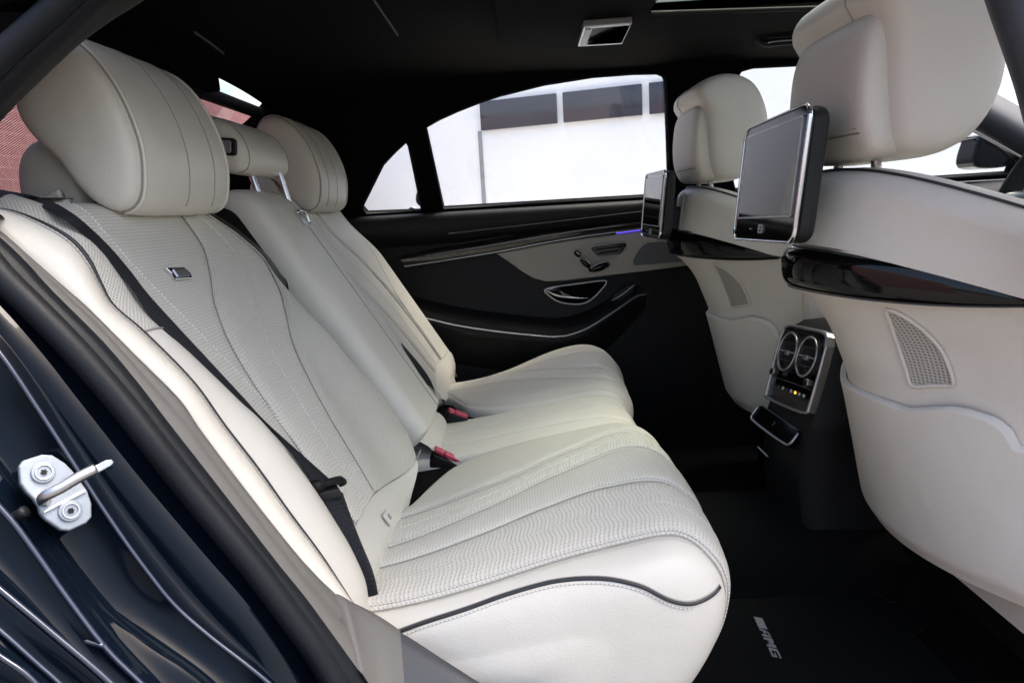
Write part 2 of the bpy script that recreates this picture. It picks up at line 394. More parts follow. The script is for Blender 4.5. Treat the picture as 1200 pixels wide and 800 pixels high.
# headliner, with a glass roof opening
def roof_z(x, y):
    z = 1.185 - .032*abs(y/.64)**3.2
    if x < -.1: z -= .05*((-.1-x)/.6)**2
    if x > .6: z -= .04*((x-.6)/.6)**2
    return z
def roof_piece(name, x0, x1, y0, y1, nx, ny):
    return struct(patch(name, lambda a, b: V(x0+(x1-x0)*a, y0+(y1-y0)*b, roof_z(x0+(x1-x0)*a, y0+(y1-y0)*b)), nx, ny, 'headliner'))
roof_piece('headliner', -.675, .30, -.64, .64, 30, 40)
roof_piece('headliner', .30, 1.15, .15, .64, 20, 20)
roof_piece('headliner', .30, 1.15, -.64, -.42, 20, 8)
roof_piece('headliner', 1.05, 1.15, -.42, .15, 8, 12)
rf = thing('car_roof', 'dark outer car roof shell, unseen, added to keep sun off the near seats', 'car roof')  # out of view; roof and rail added wide enough to block sun
patch('roof_skin', lambda a, b: V(-.68+.96*a, -.70+1.34*b, roof_z(-.68+.96*a, (-.70+1.34*b)*.9)+.03), 10, 24, 'paint', rf)
patch('roof_skin', lambda a, b: V(.28+.95*a, -.70+.27*b, roof_z(.28+.95*a, (-.70+.27*b)*.9)+.03), 10, 10, 'paint', rf)
patch('roof_skin', lambda a, b: V(.28+.95*a, .19+.45*b, roof_z(.28+.95*a, (.19+.45*b)*.9)+.03), 10, 10, 'paint', rf)
tube('roof_rail', [V(x, -.69, 1.075-.06*max(0, (-.1-x)/.6)**2) for x in (-.55, -.3, 0, .4, .8, 1.1)], .03, 'paint', rf, 10, 30)
# parcel shelf and bulkhead behind the rear seat
sheet('parcel_shelf', -1.25, -.56, -.70, .70, .845, 'black_leather', 8, 10)
struct(patch('bulkhead', lambda a, b: V(-.60-.02*b, -.74+1.48*a, -.02+.87*b), 4, 4, 'carpet'))
# front bulkhead and dashboard
def dash():
    t = thing('dashboard', 'black dashboard far forward behind the near front seat', 'dashboard')
    prof = [(1.62, .10), (1.20, .10), (1.16, .30), (1.10, .48), (1.08, .66), (1.14, .755), (1.30, .79), (1.62, .80)]
    cs = [[V(x+.06*abs(y)**2, y, z) for x, z in prof] for y in (-.74, -.4, 0, .4, .74)]
    loft('dash_body', cs, 30, 'black_leather', t, 16)
    return t
dash()

# ---- exterior: white building with a dark window band
bw = thing('building', 'white sunlit building with a dark window band seen through the far door window', 'building')
BO = V(0, 6.0, 0); BX = V(1, -.31, 0).normalized(); BZ = V(0, 0, 1); BNR = V(-.31, -1, 0).normalized(); YB = 6.0
def bpt(px, py): return PP(px, py, BO, BNR)
def bslab(name, x0, x1, z0, z1, d0, d1, mat, bev=.006):
    return box(name, BO+BX*((x0+x1)/2)+BZ*((z0+z1)/2)+BNR*((d0+d1)/2), BX*((x1-x0)/2), BZ*((z1-z0)/2), BNR*((d1-d0)/2), mat, bw, bev)
bslab('wall', -2.9, 12, -.42, 3.3, -.4, 0, 'white_wall', .01)
bz1 = (bpt(563, 120).z+bpt(752, 99).z)/2; bz0 = (bpt(566, 153).z+bpt(754, 136).z)/2
for a, b in ((564, 653), (661, 753), (761.5, 850)):
    x0, x1 = (bpt(a, 130)-BO).dot(BX), (bpt(b, 120)-BO).dot(BX)
    bslab('window', x0, x1, bz0, bz1, .004, .05, 'wall_glass')
q = (bpt(569, 240)-BO).dot(BX); bslab('panel_joint', q-.03, q+.01, -.4, bz0, .004, .02, 'grey_concrete', .004)
g = bpt(431, 230); g2 = bpt(449, 230)
o = abox('pillar', g.x-1.5, g2.x-.22, YB-.9, YB-.3, -.42, bpt(440, 196).z+.3, 'grey_concrete', None, .02); tag(o, 'grey concrete block seen in the rear corner of the small far quarter window', 'pillar')
q = PX(1165, 100, 4.2); o = abox('ledge', 3.6, 9, q.y+.2, q.y+.6, PX(1180, 103, 4.6).z-.05, PX(1180, 80, 4.6).z, 'grey_concrete', None, .02); tag(o, 'grey ledge outside the windscreen beside the dark door pillar', 'ledge')
# brick wall behind the car, seen through the rear blind
o = abox('brick_wall', -3.8, -3.5, -6, 12, -.42, 2.30, 'brick', None, .01); tag(o, 'reddish brick wall seen through the rear window blind', 'wall')
for l in o.data.loops:
    v = o.data.vertices[l.vertex_index].co; o.data.uv_layers[0].data[l.index].uv = (v.y, v.z)

# ---- far side of the cabin: leaning upper frame with window openings
UO = V(0, .735, .808); UX = V(1, 0, 0); UY = V(0, -.33, 1).normalized(); UN = UX.cross(UY)
def upx(px, py):
    p = PP(px, py, UO, UN) - UO; return (p.dot(UX), p.dot(UY))
main_px = [(520.5, 243), (510, 196), (499.5, 148), (516, 138), (536, 129), (560, 119.5), (585, 111), (637, 98), (694, 89), (740, 85.5), (768, 85), (775, 88), (778, 94), (781, 160), (783, 228), (752, 229.5), (640, 236)]
quar_px = [(431, 248.5), (426, 243), (427, 237), (435, 221), (450, 191), (463, 177), (476, 165), (480, 169), (488, 207), (495, 246)]
front_px = [(853, 190), (853, 130), (855, 112), (858, 94), (866, 82), (880, 78), (1000, 72), (1040, 80), (1120, 130), (1188, 185), (1180, 202), (1000, 214), (860, 222)]
main_o = [upx(*p) for p in main_px]; quar_o = [upx(*p) for p in quar_px]; front_o = [upx(*p) for p in front_px]
fd = thing('upper_side_frame', 'black upper cabin side frame around the far windows', 'window frame')
outer = [(-1.2, -.003), (1.75, -.003), (1.55, .13), (.95, .395), (-.2, .395), (-.66, .375), (-.735, .31), (-1.05, .10)]
plate('frame_panel', outer, [main_o, quar_o, front_o], .03, UO, UX, UY, 'headliner', fd)
def glasspane(name, o2, label, cat_='window'):
    t = thing(name, label, cat_)
    c = V(*([sum(a[i] for a in o2)/len(o2) for i in (0, 1)]))
    big = [(c.x+(a-c.x)*1.01, c.y+(b-c.y)*1.01) for a, b in o2]
    plate('pane', big, [], .004, UO+UN*-.002, UX, UY, 'glass', t)
    pts = [UO+UX*a+UY*b-UN*-.017 for a, b in o2]
    tube('seal', pts, .0045, 'rubber', t, 6, closed=True)
    return t
glasspane('door_window', main_o, 'large clear far rear door window with white building behind')
glasspane('quarter_window', quar_o, 'small triangular far quarter window behind the door window')
glasspane('front_door_window', front_o, 'clear far front door window behind the front headrests')
# divider bar highlight between quarter window and door window
t = thing('window_divider', 'slim black divider bar between quarter window and far door window', 'divider')
plate('bar', [upx(*p) for p in [(482, 164), (499, 150), (521, 246), (499, 249)]], [], .02, UO-UN*.012, UX, UY, 'black_plastic', t, .003)
tube('edge_strip', [UO-UN*.022+UX*a+UY*b for a, b in [upx(*p) for p in [(497.5, 152), (508, 198), (518.5, 243)]]], .0022, 'dark_trim', t, 6, 8)
tube('shade_hook', [UO-UN*.014+UX*a+UY*b for a, b in [upx(*p) for p in [(493, 223), (489, 231), (490, 240), (494, 240)]]], .006, 'black_plastic', t, 8, 8)
c = upx(482, 250); cc = UO+UX*c[0]+UY*c[1]-UN*.024
o = thing('lock_pin', 'small chrome ringed button under the far quarter window', 'button')
tube('ring', [cc+UX*(.0105*math.cos(a))+UY*(.0105*math.sin(a)) for a in [2*math.pi*k/20 for k in range(20)]], .0022, 'chrome', o, 6, closed=True)
plate('cap', ellipse(.0085, .0085, 20), [], .008, cc, UX, UY, 'piano', o, .002)

# quarter: curved frame moulding running round the far windows
o = tube('window_moulding', [UO-UN*.016+UX*a+UY*b for a, b in [upx(*p) for p in [(424, 262), (414, 240), (420, 219), (440, 188), (470, 158), (500, 139), (540, 120), (590, 104), (640, 92), (700, 82.5), (770, 78)]]], .0045, 'dark_trim', None, 8, 50)
tag(o, 'thin dark moulding curving along the top of the far windows', 'moulding')
# ---- far B pillar trim
t = thing('far_pillar', 'black pillar trim between the far rear and front door windows', 'pillar')
bp = [UO-UN*.018+UX*a+UY*b for a, b in [upx(*p) for p in [(790, 84), (789, 160), (790, 240)]]]; bq = [UO-UN*.018+UX*a+UY*b for a, b in [upx(*p) for p in [(846, 84), (843, 150), (846, 240)]]]
bm_ = [(a+b)/2+V(0, -.028, 0) for a, b in zip(bp, bq)]
loft('trim', [bp, bm_, bq], 16, 'black_plastic', t, 12)
tube('edge', [p-UN*.002 for p in bp], .0025, 'dark_trim', t, 6, 12)
# A pillar, far
t = thing('windscreen_pillar', 'dark sloping windscreen pillar beyond the near front headrest', 'pillar')
A1 = [P(1030, 40, .60), P(1155, 103, .64), P(1210, 134, .66)]; A2 = [P(1020, 90, .60), P(1140, 152, .64), P(1205, 188, .66)]
AM = [(a+b)/2+V(-.03, -.05, .0) for a, b in zip(A1, A2)]
loft('trim', [A1, AM, A2, [p+V(.1, .06, 0) for p in A2]], 16, 'dark_trim', t, 14)
tube('trim_edge', [p+V(-.005, -.01, -.004) for p in A2], .004, 'satin_metal', t, 6, 14)
# door mirror outside
t = thing('door_mirror', 'black door mirror seen below the sloping windscreen pillar', 'mirror')
mc = P(1146, 177, .92)
plate('mirror_housing', smooth2([(-.035, -.05), (-.03, .03), (-.008, .05), (.07, .052), (.09, .02), (.09, -.05)], 30), [], .10, mc, V(1, 0, 0), V(0, 0, 1), 'paint', t, .012)
tube('mirror_rim', [P(1120, 167, .90), P(1150, 162, .90), P(1158, 168, .90), P(1158, 195, .90)], .004, 'rubber', t, 6, 16)
# steering wheel
t = thing('steering_wheel', 'dark leather steering wheel rim behind the near front seat', 'steering wheel')
sc = V(.845, -.37, .765); sa = V(0, 1, 0); sb = V(.42, 0, .9).normalized()
tube('rim', [sc+sa*(.19*math.cos(a))+sb*(.19*math.sin(a)) for a in [2*math.pi*k/48 for k in range(48)]], .0165, 'black_leather', t, 12, closed=True)
tube('spoke', [sc+sa*.18, sc+sa*.05+V(.03, 0, 0)], .014, 'satin_metal', t, 8, 6); tube('spoke', [sc-sa*.18, sc-sa*.05+V(.03, 0, 0)], .014, 'satin_metal', t, 8, 6)
plate('hub', ellipse(.075, .07, 28), [], .05, sc+V(.03, 0, 0), sa, sb, 'black_leather', t, .012)

# ---- far door, lower panel
YD = .735
dr = thing('rear_door', 'black far rear door panel with beige insert and chrome lines', 'door')
def D(px, py, y=YD): return P(px, py, y)
def flat(name, px, y, thick, mat, parent, bev=.002, sm=None):
    """plate on the door plane from a pixel outline"""
    q = [D(a, b, y) for a, b in px]; o2 = [(p.x, p.z) for p in q]
    if sm: o2 = smooth2(o2, sm)
    return plate(name, o2, [], thick, V(0, y, 0), V(1, 0, 0), V(0, 0, 1), mat, parent, bev)
abox('panel', -.62, .60, YD, YD+.05, -.05, .80, 'black_leather', dr, .01)
fdl = thing('front_door', 'dark far front door panel hidden beyond the far front seat', 'door'); abox('panel', .57, 1.7, YD+.006, YD+.05, -.06, .80, 'black_leather', fdl, .01); abox('rocker_panel', -.62, 1.7, YD+.052, YD+.10, -.1, .1, 'black_plastic', fdl, .01)
# upper ledge that rolls from the window sill to the trim strip
loft('sill_ledge', [[V(-.60, .738, .803), V(.64, .738, .803)], [V(-.60, .70, .800), V(.64, .70, .800)], [V(-.60, .685, .785), V(.64, .685, .785)], [V(-.60, .69, .745), V(.64, .69, .755)], [V(-.60, .735, .70), V(.64, .735, .72)]], 24, 'black_leather', dr, 20)
tube('sill_seam', [D(525, 274, .682), D(640, 261, .682), D(760, 247, .682)], .0018, 'dark_trim', dr, 6, 16)
wt = [(463, 299), (510, 290.5), (562, 282), (620, 272.5), (675, 265), (750, 256), (800, 250)]; wb = [(474, 312), (525, 304), (581, 295), (628, 286), (675, 278), (750, 268), (800, 262)]
loft('wood_strip', [[D(a, b, .725) for a, b in wt], [D((a+c)/2, (b+d)/2-2, .694) for (a, b), (c, d) in zip(wt, wb)], [D(a, b, .706) for a, b in wb]], 30, 'wood', dr, 10)
tube('chrome_line', [D(a, b+.3, .703) for a, b in wb], .0026, 'satin_metal', dr, 6, 40)
tube('chrome_line', [D(a, b-.5, .722) for a, b in wt], .0014, 'dark_trim', dr, 6, 40)
flat('beige_insert', [(582, 297), (630, 287.5), (675, 280), (750, 270.5), (806, 264), (812, 310), (760, 317), (700, 324), (660, 328.5), (640, 329.5), (626, 326), (612, 318), (598, 308)], .728, .016, 'insert_leather', dr, .004)
tube('ambient_light', [D(722, 273.4, .716), D(752, 269.5, .716)], .0016, 'ambient_blue', dr, 6, 8)
flat('speaker_grille', [(743, 311), (742, 305), (747, 296), (752, 289.5), (758, 285), (778, 283), (800, 285), (806, 306)], .719, .012, 'door_grey', dr, .003)
vt = flat('air_vent', [(692, 291.5), (697, 288.5), (732, 284), (735, 287), (728.5, 297), (723, 298.8), (702, 300.5), (697, 298)], .720, .014, 'piano', dr, .002)
tube('vent_rim', [D(a, b, .712) for a, b in [(692, 291.5), (697, 288.5), (715, 286), (732, 284), (735, 287), (728.5, 297), (723, 298.8), (702, 300.5), (697, 298)]], .0016, 'satin_metal', vt, 6, 40, True)
tube('vent_slat', [D(698, 292.5, .711), D(729, 288.5, .711)], .0024, 'black_plastic', vt, 6, 6); tube('vent_slat', [D(702, 297, .711), D(726, 293.5, .711)], .0024, 'black_plastic', vt, 6, 6)
def switch(pts, r, parent):
    o = tube('seat_switch', [D(a, b, .708) for a, b in pts], [x for x in r], 'piano', parent, 10, len(r)); return o
sw = switch([(673.5, 294.5), (677, 297.5), (680, 300)], [.006, .0085, .009, .0085, .006], dr); tube('switch_highlight', [D(675, 294.6, .699), D(680, 298.8, .699)], .0012, 'chrome', sw, 5, 5)
sw = switch([(681, 303), (686, 308), (691, 313)], [.006, .0095, .0105, .0095, .006], dr); tube('switch_highlight', [D(680.5, 302, .697), D(688, 305.5, .697), D(692, 310, .697)], .0012, 'chrome', sw, 5, 8)
sw = switch([(690, 316.5), (702, 313), (714, 309)], [.005, .0105, .0125, .0125, .0105, .007], dr); tube('switch_highlight', [D(691, 315, .695), D(700, 309.5, .695), D(712, 306.5, .695), D(716, 309, .695)], .0012, 'chrome', sw, 5, 10)
# door handle
hp = [(638, 340), (646, 336.8), (672, 333), (706, 328.8), (710.5, 331.5), (705, 339), (697, 347.5), (686.5, 354.5), (672.5, 356.3), (655, 353.5), (643, 346)]
hd = flat('door_handle', hp, .732, .016, 'headliner', dr, .002)
tube('handle_rim', [D(a, b, .721) for a, b in hp], .0028, 'satin_metal', hd, 6, 60, True)
loft('handle_lever', [[D(a, b, y) for a, b, y in [(639, 340.5, .722), (648, 347, .712), (660, 350.5, .700), (675, 351.3, .696), (690, 351, .700)]], [D(a, b, y-.006) for a, b, y in [(640, 339.5, .722), (650, 344.5, .710), (662, 347.5, .696), (676, 348.9, .692), (690, 349.4, .698)]], [D(a, b, y) for a, b, y in [(641, 338.7, .722), (655, 337, .716), (660, 343, .702), (675, 347.4, .696), (690, 348.3, .700)]]], 24, 'chrome', hd, 9)
# window switch
ws = flat('window_switch', [(714, 353), (720, 344), (736, 333), (744, 333), (742, 340), (727, 352)], .722, .014, 'black_plastic', dr, .002)
tube('switch_line', [D(717, 352, .713), D(729, 345, .712), D(743, 334, .712)], .0018, 'satin_metal', ws, 6, 10)
# armrest
al = [(520, 377), (535, 381), (585, 388.5), (640, 394), (655, 394), (668, 392), (690, 383.5), (720, 364.5), (745, 347.5), (757, 345)]
al = [(470, 366), (500, 373)] + al[1:]
ag = [1]*(len(al)-4) + [.9, .65, .35, .12]
def arow(dv, y): return [D(a, b+dv*(g_**.5), YD-(YD-y)*g_) for (a, b), g_ in zip(al, ag)]
a0, a1, a2, a3, a4 = arow(-22, .735), arow(-12, .70), arow(0, .672), arow(10, .675), arow(45, .734)
loft('armrest', [a0, a1, a2, a3, a4], 40, 'black_leather', dr, 22)
tube('armrest_trim', [p+V(0, -.003, 0) for p in a2], .0028, 'satin_metal', dr, 6, 50)

# ---- roof fittings
t = thing('roof_lamp', 'chrome framed reading lamp and mirror panel on the black headliner', 'lamp')
lz = 1.140; lp = [PZ(677, 51, lz), PZ(729, 48, lz), PZ(740.5, 23.5, lz), PZ(684, 28, lz)]
lo = [(p.x, p.y) for p in lp]; lc = (sum(a for a, b in lo)/4, sum(b for a, b in lo)/4)
li = [(lc[0]+(a-lc[0])*s1+.004, lc[1]+(b-lc[1])*.86) for (a, b), s1 in zip(lo, (.70, .84, .84, .70))]
plate('lamp_frame', lo, [li], .014, V(0, 0, lz), V(1, 0, 0), V(0, 1, 0), 'satin_metal', t, .002)
plate('mirror_lens', li, [], .006, V(0, 0, lz+.003), V(1, 0, 0), V(0, 1, 0), 'black_plastic', t)
plate('light_lens', [(lo[0][0]+.004, lo[0][1]-.012), (lo[0][0]+.018, lo[0][1]-.012), (lo[3][0]+.016, lo[3][1]+.012), (lo[3][0]+.004, lo[3][1]+.012)], [], .004, V(0, 0, lz-.007), V(1, 0, 0), V(0, 1, 0), 'zinc', t, .001)
plate('lamp_console', [(-.02, -.22), (.262, -.22), (.262, .03), (.252, .24), (.10, .25), (-.02, .16)], [], .035, V(0, 0, lz+.0245), V(1, 0, 0), V(0, 1, 0), 'headliner', t, .006)
o = tube('roof_trim_line', [V(-.233, -.20, roof_z(-.233, -.2)-.004), V(-.233, 0, roof_z(-.233, 0)-.004), V(-.233, .172, roof_z(-.233, .172)-.004)], .0022, 'dark_trim', None, 6, 12); tag(o, 'thin grey trim line across the black headliner above the rear seats', 'trim line')
o = tube('headliner_fold', [PZ(228, 38, 1.12), PZ(244, 49, 1.118), PZ(262, 63, 1.115)], .0022, 'dark_trim', None, 6, 10); tag(o, 'faint dark fold line on the headliner near the rear window', 'trim line')
t = thing('grab_handle', 'black grab handle on the far roof edge beside the front headrest', 'handle')
tube('grip', [P(888, 46, .43), P(899, 51.5, .42), P(915, 49.5, .415), P(960, 47.5, .415), P(1000, 46, .43)], .009, 'black_plastic', t, 10, 24)
tube('grip_highlight', [P(900, 50.3, .411), P(915, 48, .406), P(955, 46, .406)], .002, 'satin_metal', t, 6, 12)
t = thing('glass_roof', 'pale glass roof panel at the top edge above the front seats', 'sunroof')
gr = patch('roof_glass', lambda a, b: V(.28+.80*a, -.44+.64*b, 1.214), 4, 4, 'roof_tint', t)
tube('roof_frame', [V(.305, .15, roof_z(.3, .15)-.001), V(1.05, .15, roof_z(1.05, .15)-.001)], .005, 'black_plastic', t, 8, 14)
# rear window: glass, roller blind, bar, added cover over the bright gap
t = thing('rear_window', 'rear windscreen glass behind the mesh roller blind', 'window')
patch('glass_pane', lambda a, b: V(-.735-.42*b, -.66+1.32*a, 1.16-.33*b), 6, 6, 'glass', t)
t = thing('roller_blind', 'reddish mesh roller blind covering the rear window', 'blind')
patch('mesh_sheet', lambda a, b: V(-.715-.36*b, -.62+1.24*a, 1.098-.26*b), 8, 8, 'blind_mesh', t)
box('pull_bar', (-.705, 0, 1.103), V(.012, 0, 0), V(0, .64, 0), V(0, 0, .014), 'black_plastic', t, .004)
t = thing('rear_gap_cover', 'black cover added to hide part of the bright gap under the rear roof edge', 'housing')
box('housing_shell', (-.685, -.12, 1.130), V(.02, 0, 0), V(0, .385, 0), V(0, 0, .028), 'headliner', t, .006)  # made-up box that masks one end of the bright strip above the bar

# ================================================================== rear seats
BA = V(-.216, 0, .339); BB = V(-.498, 0, .815); BL = (BB-BA).length; BD = (BB-BA)/BL; BN = V(BD.z, 0, -BD.x)
def bplane(px, py, off=0.0): return PP(px, py, BA+BN*off, BN)
fO = lambda v: -.605
fS1 = smooth_tab([(-.05, -.512), (.1, -.51), (.28, -.512), (.39, -.506), (.5, -.50), (.62, -.485), (.74, -.446), (.83, -.392), (.92, -.352), (1.0, -.348), (1.1, -.35)])
fE = smooth_tab([(-.04, -.36), (-.02, -.28), (.0, -.235), (.03, -.195), (.1, -.157), (.25, -.150), (.46, -.178), (.6, -.186), (.68, -.180), (.75, -.172), (.83, -.165), (.94, -.205), (1.0, -.25), (1.1, -.31)])
_s2 = smooth_tab([(-.05, -.41), (.05, -.402), (.17, -.382), (.27, -.368), (.39, -.347), (.535, -.307), (.64, -.256), (.73, -.205), (.80, -.176), (1.2, -.10)])
fS2 = lambda v: min(_s2(v), fE(v)-.004)
def bs(y, v, off, m):
    """backrest surface: y in near-seat terms, v 0..1 up the back, beyond 1 it rolls over"""
    o = off + .02*sstep(-.30, -.19, y)*(1-sstep(.5, .82, v))
    if m < 0: o += .024*sstep(-.47, -.585, y)*sstep(-.06, .10, v)*(1-sstep(.70, .98, v))
    if v <= 1.0: a, n_ = v*BL, 0
    else:
        ang = min((v-1.0)/.16, 1.0)*math.pi*.62; r_ = .045
        a = BL + r_*math.sin(ang); n_ = -r_*(1-math.cos(ang))
    p = BA + BD*a + BN*(o+n_)
    return V(p.x, y*m, p.z)
def rear_seat(m, label):
    t = thing('rear_seat', label, 'seat', group=None)
    VT = 1.16
    vb = lambda y: .10-.075*sstep(-.46, -.18, y)
    def panel(name, f0, f1, v0, v1, mat, puff=.005, nu=14, nv=60):
        def f(a, b):
            w0 = vb(f0(.08)+(f1(.08)-f0(.08))*a); v = w0+(v1-w0)*b; y = f0(v)+(f1(v)-f0(v))*a
            e = min(a, 1-a)*abs(f1(v)-f0(v))
            return bs(y, v, puff*(1-math.exp(-e/.007)) - .004, m)
        return patch(name, f, nu, nv, mat, t)
    panel('perforated_panel', fO, fS1, .10, VT, 'leather_fine')
    panel('ribbed_panel', fS1, fS2, .10, VT, 'leather_rib')
    panel('dotted_bolster', fS2, fE, .10, .80, 'leather_dots')
    def basef(a, b):
        w1 = vb(fO(.08)+(fE(.08)-fO(.08))*a); v = -.07+(w1+.07)*b; y = fO(v)+(fE(v)-fO(v))*a
        return bs(y, v, .007*(1-math.exp(-(1-b)*.1/.012)) - .004 - .02*(1-sstep(0, .5, b)), m)
    patch('base_panel', basef, 20, 8, 'leather', t)
    # rolled inboard edge
    def edge(a, b):
        v = -.05+(VT+.05)*b; ang = a*math.pi*.5; r_ = .02
        y = fE(v)+r_*math.sin(ang); o = -.004 - r_*(1-math.cos(ang))
        if a > .8: o -= (a-.8)*.5
        return bs(min(y, fE(v)+.02), v, o - .02*sstep(-.30, -.19, y)*(1-sstep(.5, .82, v)) + .02*sstep(-.30, -.19, fE(v))*(1-sstep(.5, .82, v)), m)
    patch('inner_edge', edge, 10, 60, 'leather', t)
    def oedge(a, b):
        v = -.05+(VT+.05)*b; ang = a*math.pi*.5; r_ = .03
        q = bs(-.605, v, -.004-r_*(1-math.cos(ang))-(max(a-.8, 0))*.5, m); return V(q.x, q.y-m*r_*math.sin(ang), q.z)
    patch('outer_edge', oedge, 10, 60, 'leather', t)
    if m == 1: patch('gap_shade', lambda a, b: bs(fE(.66+.4*b)+.006+(-.1275-fE(.66+.4*b)-.006)*a, .66+.4*b, .004-.012*a-.03*(1-sstep(0, .25, b)), m), 4, 30, 'headliner', t)  # black strip standing in for the dark gap beside the centre backrest
    def ln(name, f, v0, v1, dy, off, r_, mat):
        tube(name, [bs(f(v0+(v1-v0)*k/60)+dy, v0+(v1-v0)*k/60, off, m) for k in range(61)], r_, mat, t, 6)
    ln('seam', fS1, .10, 1.14, 0, -.003, .0016, 'seam'); ln('stitching', fS1, .10, 1.14, -.006, .0008, .0009, 'stitch')
    ln('seam', fS2, .10, .80, 0, -.003, .0016, 'seam'); ln('stitching', fS2, .10, 1.14, -.006, .0008, .0009, 'stitch')
    ln('stitching', lambda v: -.575+.06*sstep(1.0, .45, v), .12, 1.14, 0, .0012, .0010, 'stitch')
    ln('stitching', lambda v: (fS1(v)+fS2(v))/2, .12, 1.12, 0, .0012, .0008, 'stitch')
    tube('seam', [bs(-.60+.445*k/30, vb(-.60+.445*k/30), -.002, m) for k in range(31)], .0014, 'seam', t, 6)
    # -------- cushion
    prof = [(-.27, .335), (-.22, .330), (-.15, .336), (-.06, .351), (.03, .367), (.11, .380), (.165, .387), (.203, .380), (.230, .358), (.243, .327), (.241, .290), (.226, .248), (.198, .20), (.158, .15), (.11, .10)]
    pc = cat([(a, 0, b) for a, b in prof], 90); C = V(-.05, 0, .225)
    kt = smooth_tab([(-.665, .40), (-.662, .60), (-.658, .74), (-.650, .84), (-.638, .910), (-.622, .956), (-.605, .982), (-.58, .996), (-.55, 1.0), (-.17, 1.0), (-.14, .99), (-.12, .95), (-.112, .85)])
    dome = lambda y: .012*(1-((y+.38)/.27)**2)
    def cs(y, s, off=0.0):
        """cushion surface: s 0..1 along the profile"""
        x_ = s*(len(pc)-1); i = min(int(x_), len(pc)-2); p = pc[i].lerp(pc[i+1], x_-i); tn = (pc[i+1]-pc[i]).normalized(); nn = V(-tn.z, 0, tn.x)
        if m < 0: off += -.034*sstep(-.36, -.63, y)*(1-sstep(.18, .50, s)) + .010*sstep(-.30, -.45, y)*(1-sstep(-.5, -.64, y))*sstep(.25, .5, s)
        q = C + (p-C)*kt(y) + nn*(off + dome(y)*sstep(0, .25, s)*(1-.6*sstep(.6, 1, s)))
        return V(q.x, y*m, q.z)
    # s as function of X along the top
    sx = smooth_tab([(pc[i].x, i/89) for i in range(0, 60, 3) if i == 0 or pc[i].x > pc[i-3].x])
    ec = smooth_tab([(0, -.628), (sx(-.09), -.618), (sx(.05), -.600), (sx(.13), -.594), (sx(.175), -.592), (.62, -.612), (.75, -.622)])
    c1 = smooth_tab([(0, -.545), (sx(-.22), -.533), (sx(-.085), -.505), (sx(.015), -.466), (sx(.11), -.440), (sx(.185), -.440), (.62, -.455), (.8, -.47)])
    c2 = smooth_tab([(0, -.49), (sx(-.22), -.478), (sx(-.08), -.43), (sx(.046), -.355), (sx(.185), -.300), (.62, -.31), (.8, -.33)])
    c3 = smooth_tab([(0, -.40), (sx(-.22), -.386), (sx(-.064), -.345), (sx(.057), -.270), (sx(.19), -.200), (.62, -.20), (.8, -.21)])
    c4 = smooth_tab([(0, -.375), (sx(-.205), -.345), (sx(-.170), -.26), (sx(-.140), -.20), (sx(-.07), -.150), (sx(.03), -.130), (.8, -.128)])
    c3 = (lambda g_: (lambda s: min(g_(s), c4(s)-.012)))(c3)
    S1 = .80
    def cpanel(name, f0, f1, mat, puff=.006, nu=14, nv=80, s1=S1):
        def f(a, b):
            s = s1*b; y = f0(s)+(f1(s)-f0(s))*a; e = min(a, 1-a)*abs(f1(s)-f0(s))
            return cs(y, s, puff*(1-math.exp(-e/.008))-.005)
        return patch(name, f, nu, nv, mat, t)
    cpanel('cushion_ribbed_panel', ec, c1, 'leather_rib', .006); cpanel('cushion_perforated_panel', c1, c2, 'leather_fine', .007)
    cpanel('cushion_ribbed_panel', c2, c3, 'leather_rib', .006); cpanel('cushion_dotted_panel', c3, c4, 'leather_dots', .007)
    def cl(name, f, dy, off, r_, mat, s0=0, s1=S1):
        tube(name, [cs(f(s0+(s1-s0)*k/80)+dy, s0+(s1-s0)*k/80, off) for k in range(81)], r_, mat, t, 6)
    for f in (ec, c1, c2, c3):
        cl('seam', f, 0, -.0045, .0016, 'seam'); cl('stitching', f, .006, -.0012, .0009, 'stitch')
    for fa, fb in ((ec, c1), (c2, c3)): cl('stitching', lambda s: (fa(s)+fb(s))/2, 0, .0008, .0008, 'stitch')
    # body: outboard band and side, inboard side, lower front
    ys = [-.665, -.664, -.662, -.660, -.658, -.654, -.650, -.644, -.638, -.630, -.622]
    def bandf(a, b):
        s = b
        if a < .55:      # side cap: shrink rings towards the centre line
            k = a/.55; y = -.664+.0*k; q = cs(-.664, s); c_ = V(C.x-.02, 0, C.z-.03)
            g_ = .25+.75*k; x_ = c_.x+(q.x-c_.x)*g_; z_ = c_.z+(q.z-c_.z)*g_
            yy = -.664 - .010*(1-((k-.5)/.5)**2)*0 - .006*math.sin(k*math.pi)
            return V(x_, yy*m, z_)
        k = (a-.55)/.45; y0 = -.664; y1 = ec(min(b, .75)) if True else 0
        y = y0+(y1-y0)*k**1.6
        off = .003*math.sin(min(k*1.1, 1)*math.pi) - .005*sstep(.85, 1, k)
        return cs(y, s, off)
    side = patch('side_panel', bandf, 50, 110, 'leather', t)
    patch('inner_side', lambda a, b: cs(min(c4(b)+.016*math.sin(a*1.57), -.112), b*1.0, -.005-.016*(1-math.cos(a*1.57))-.09*max(a-.85, 0)/.15), 12, 90, 'leather', t)
    patch('bight_shade', lambda a, b: V(-.30+.26*a, (-.42+.295*b)*m, .296+.03*a), 3, 3, 'carpet', t)  # black patch standing in for shadow in the notch behind the buckle
    patch('front_skirt', lambda a, b: cs(-.622+.494*a, .80+.20*b, -.004), 20, 12, 'leather', t)
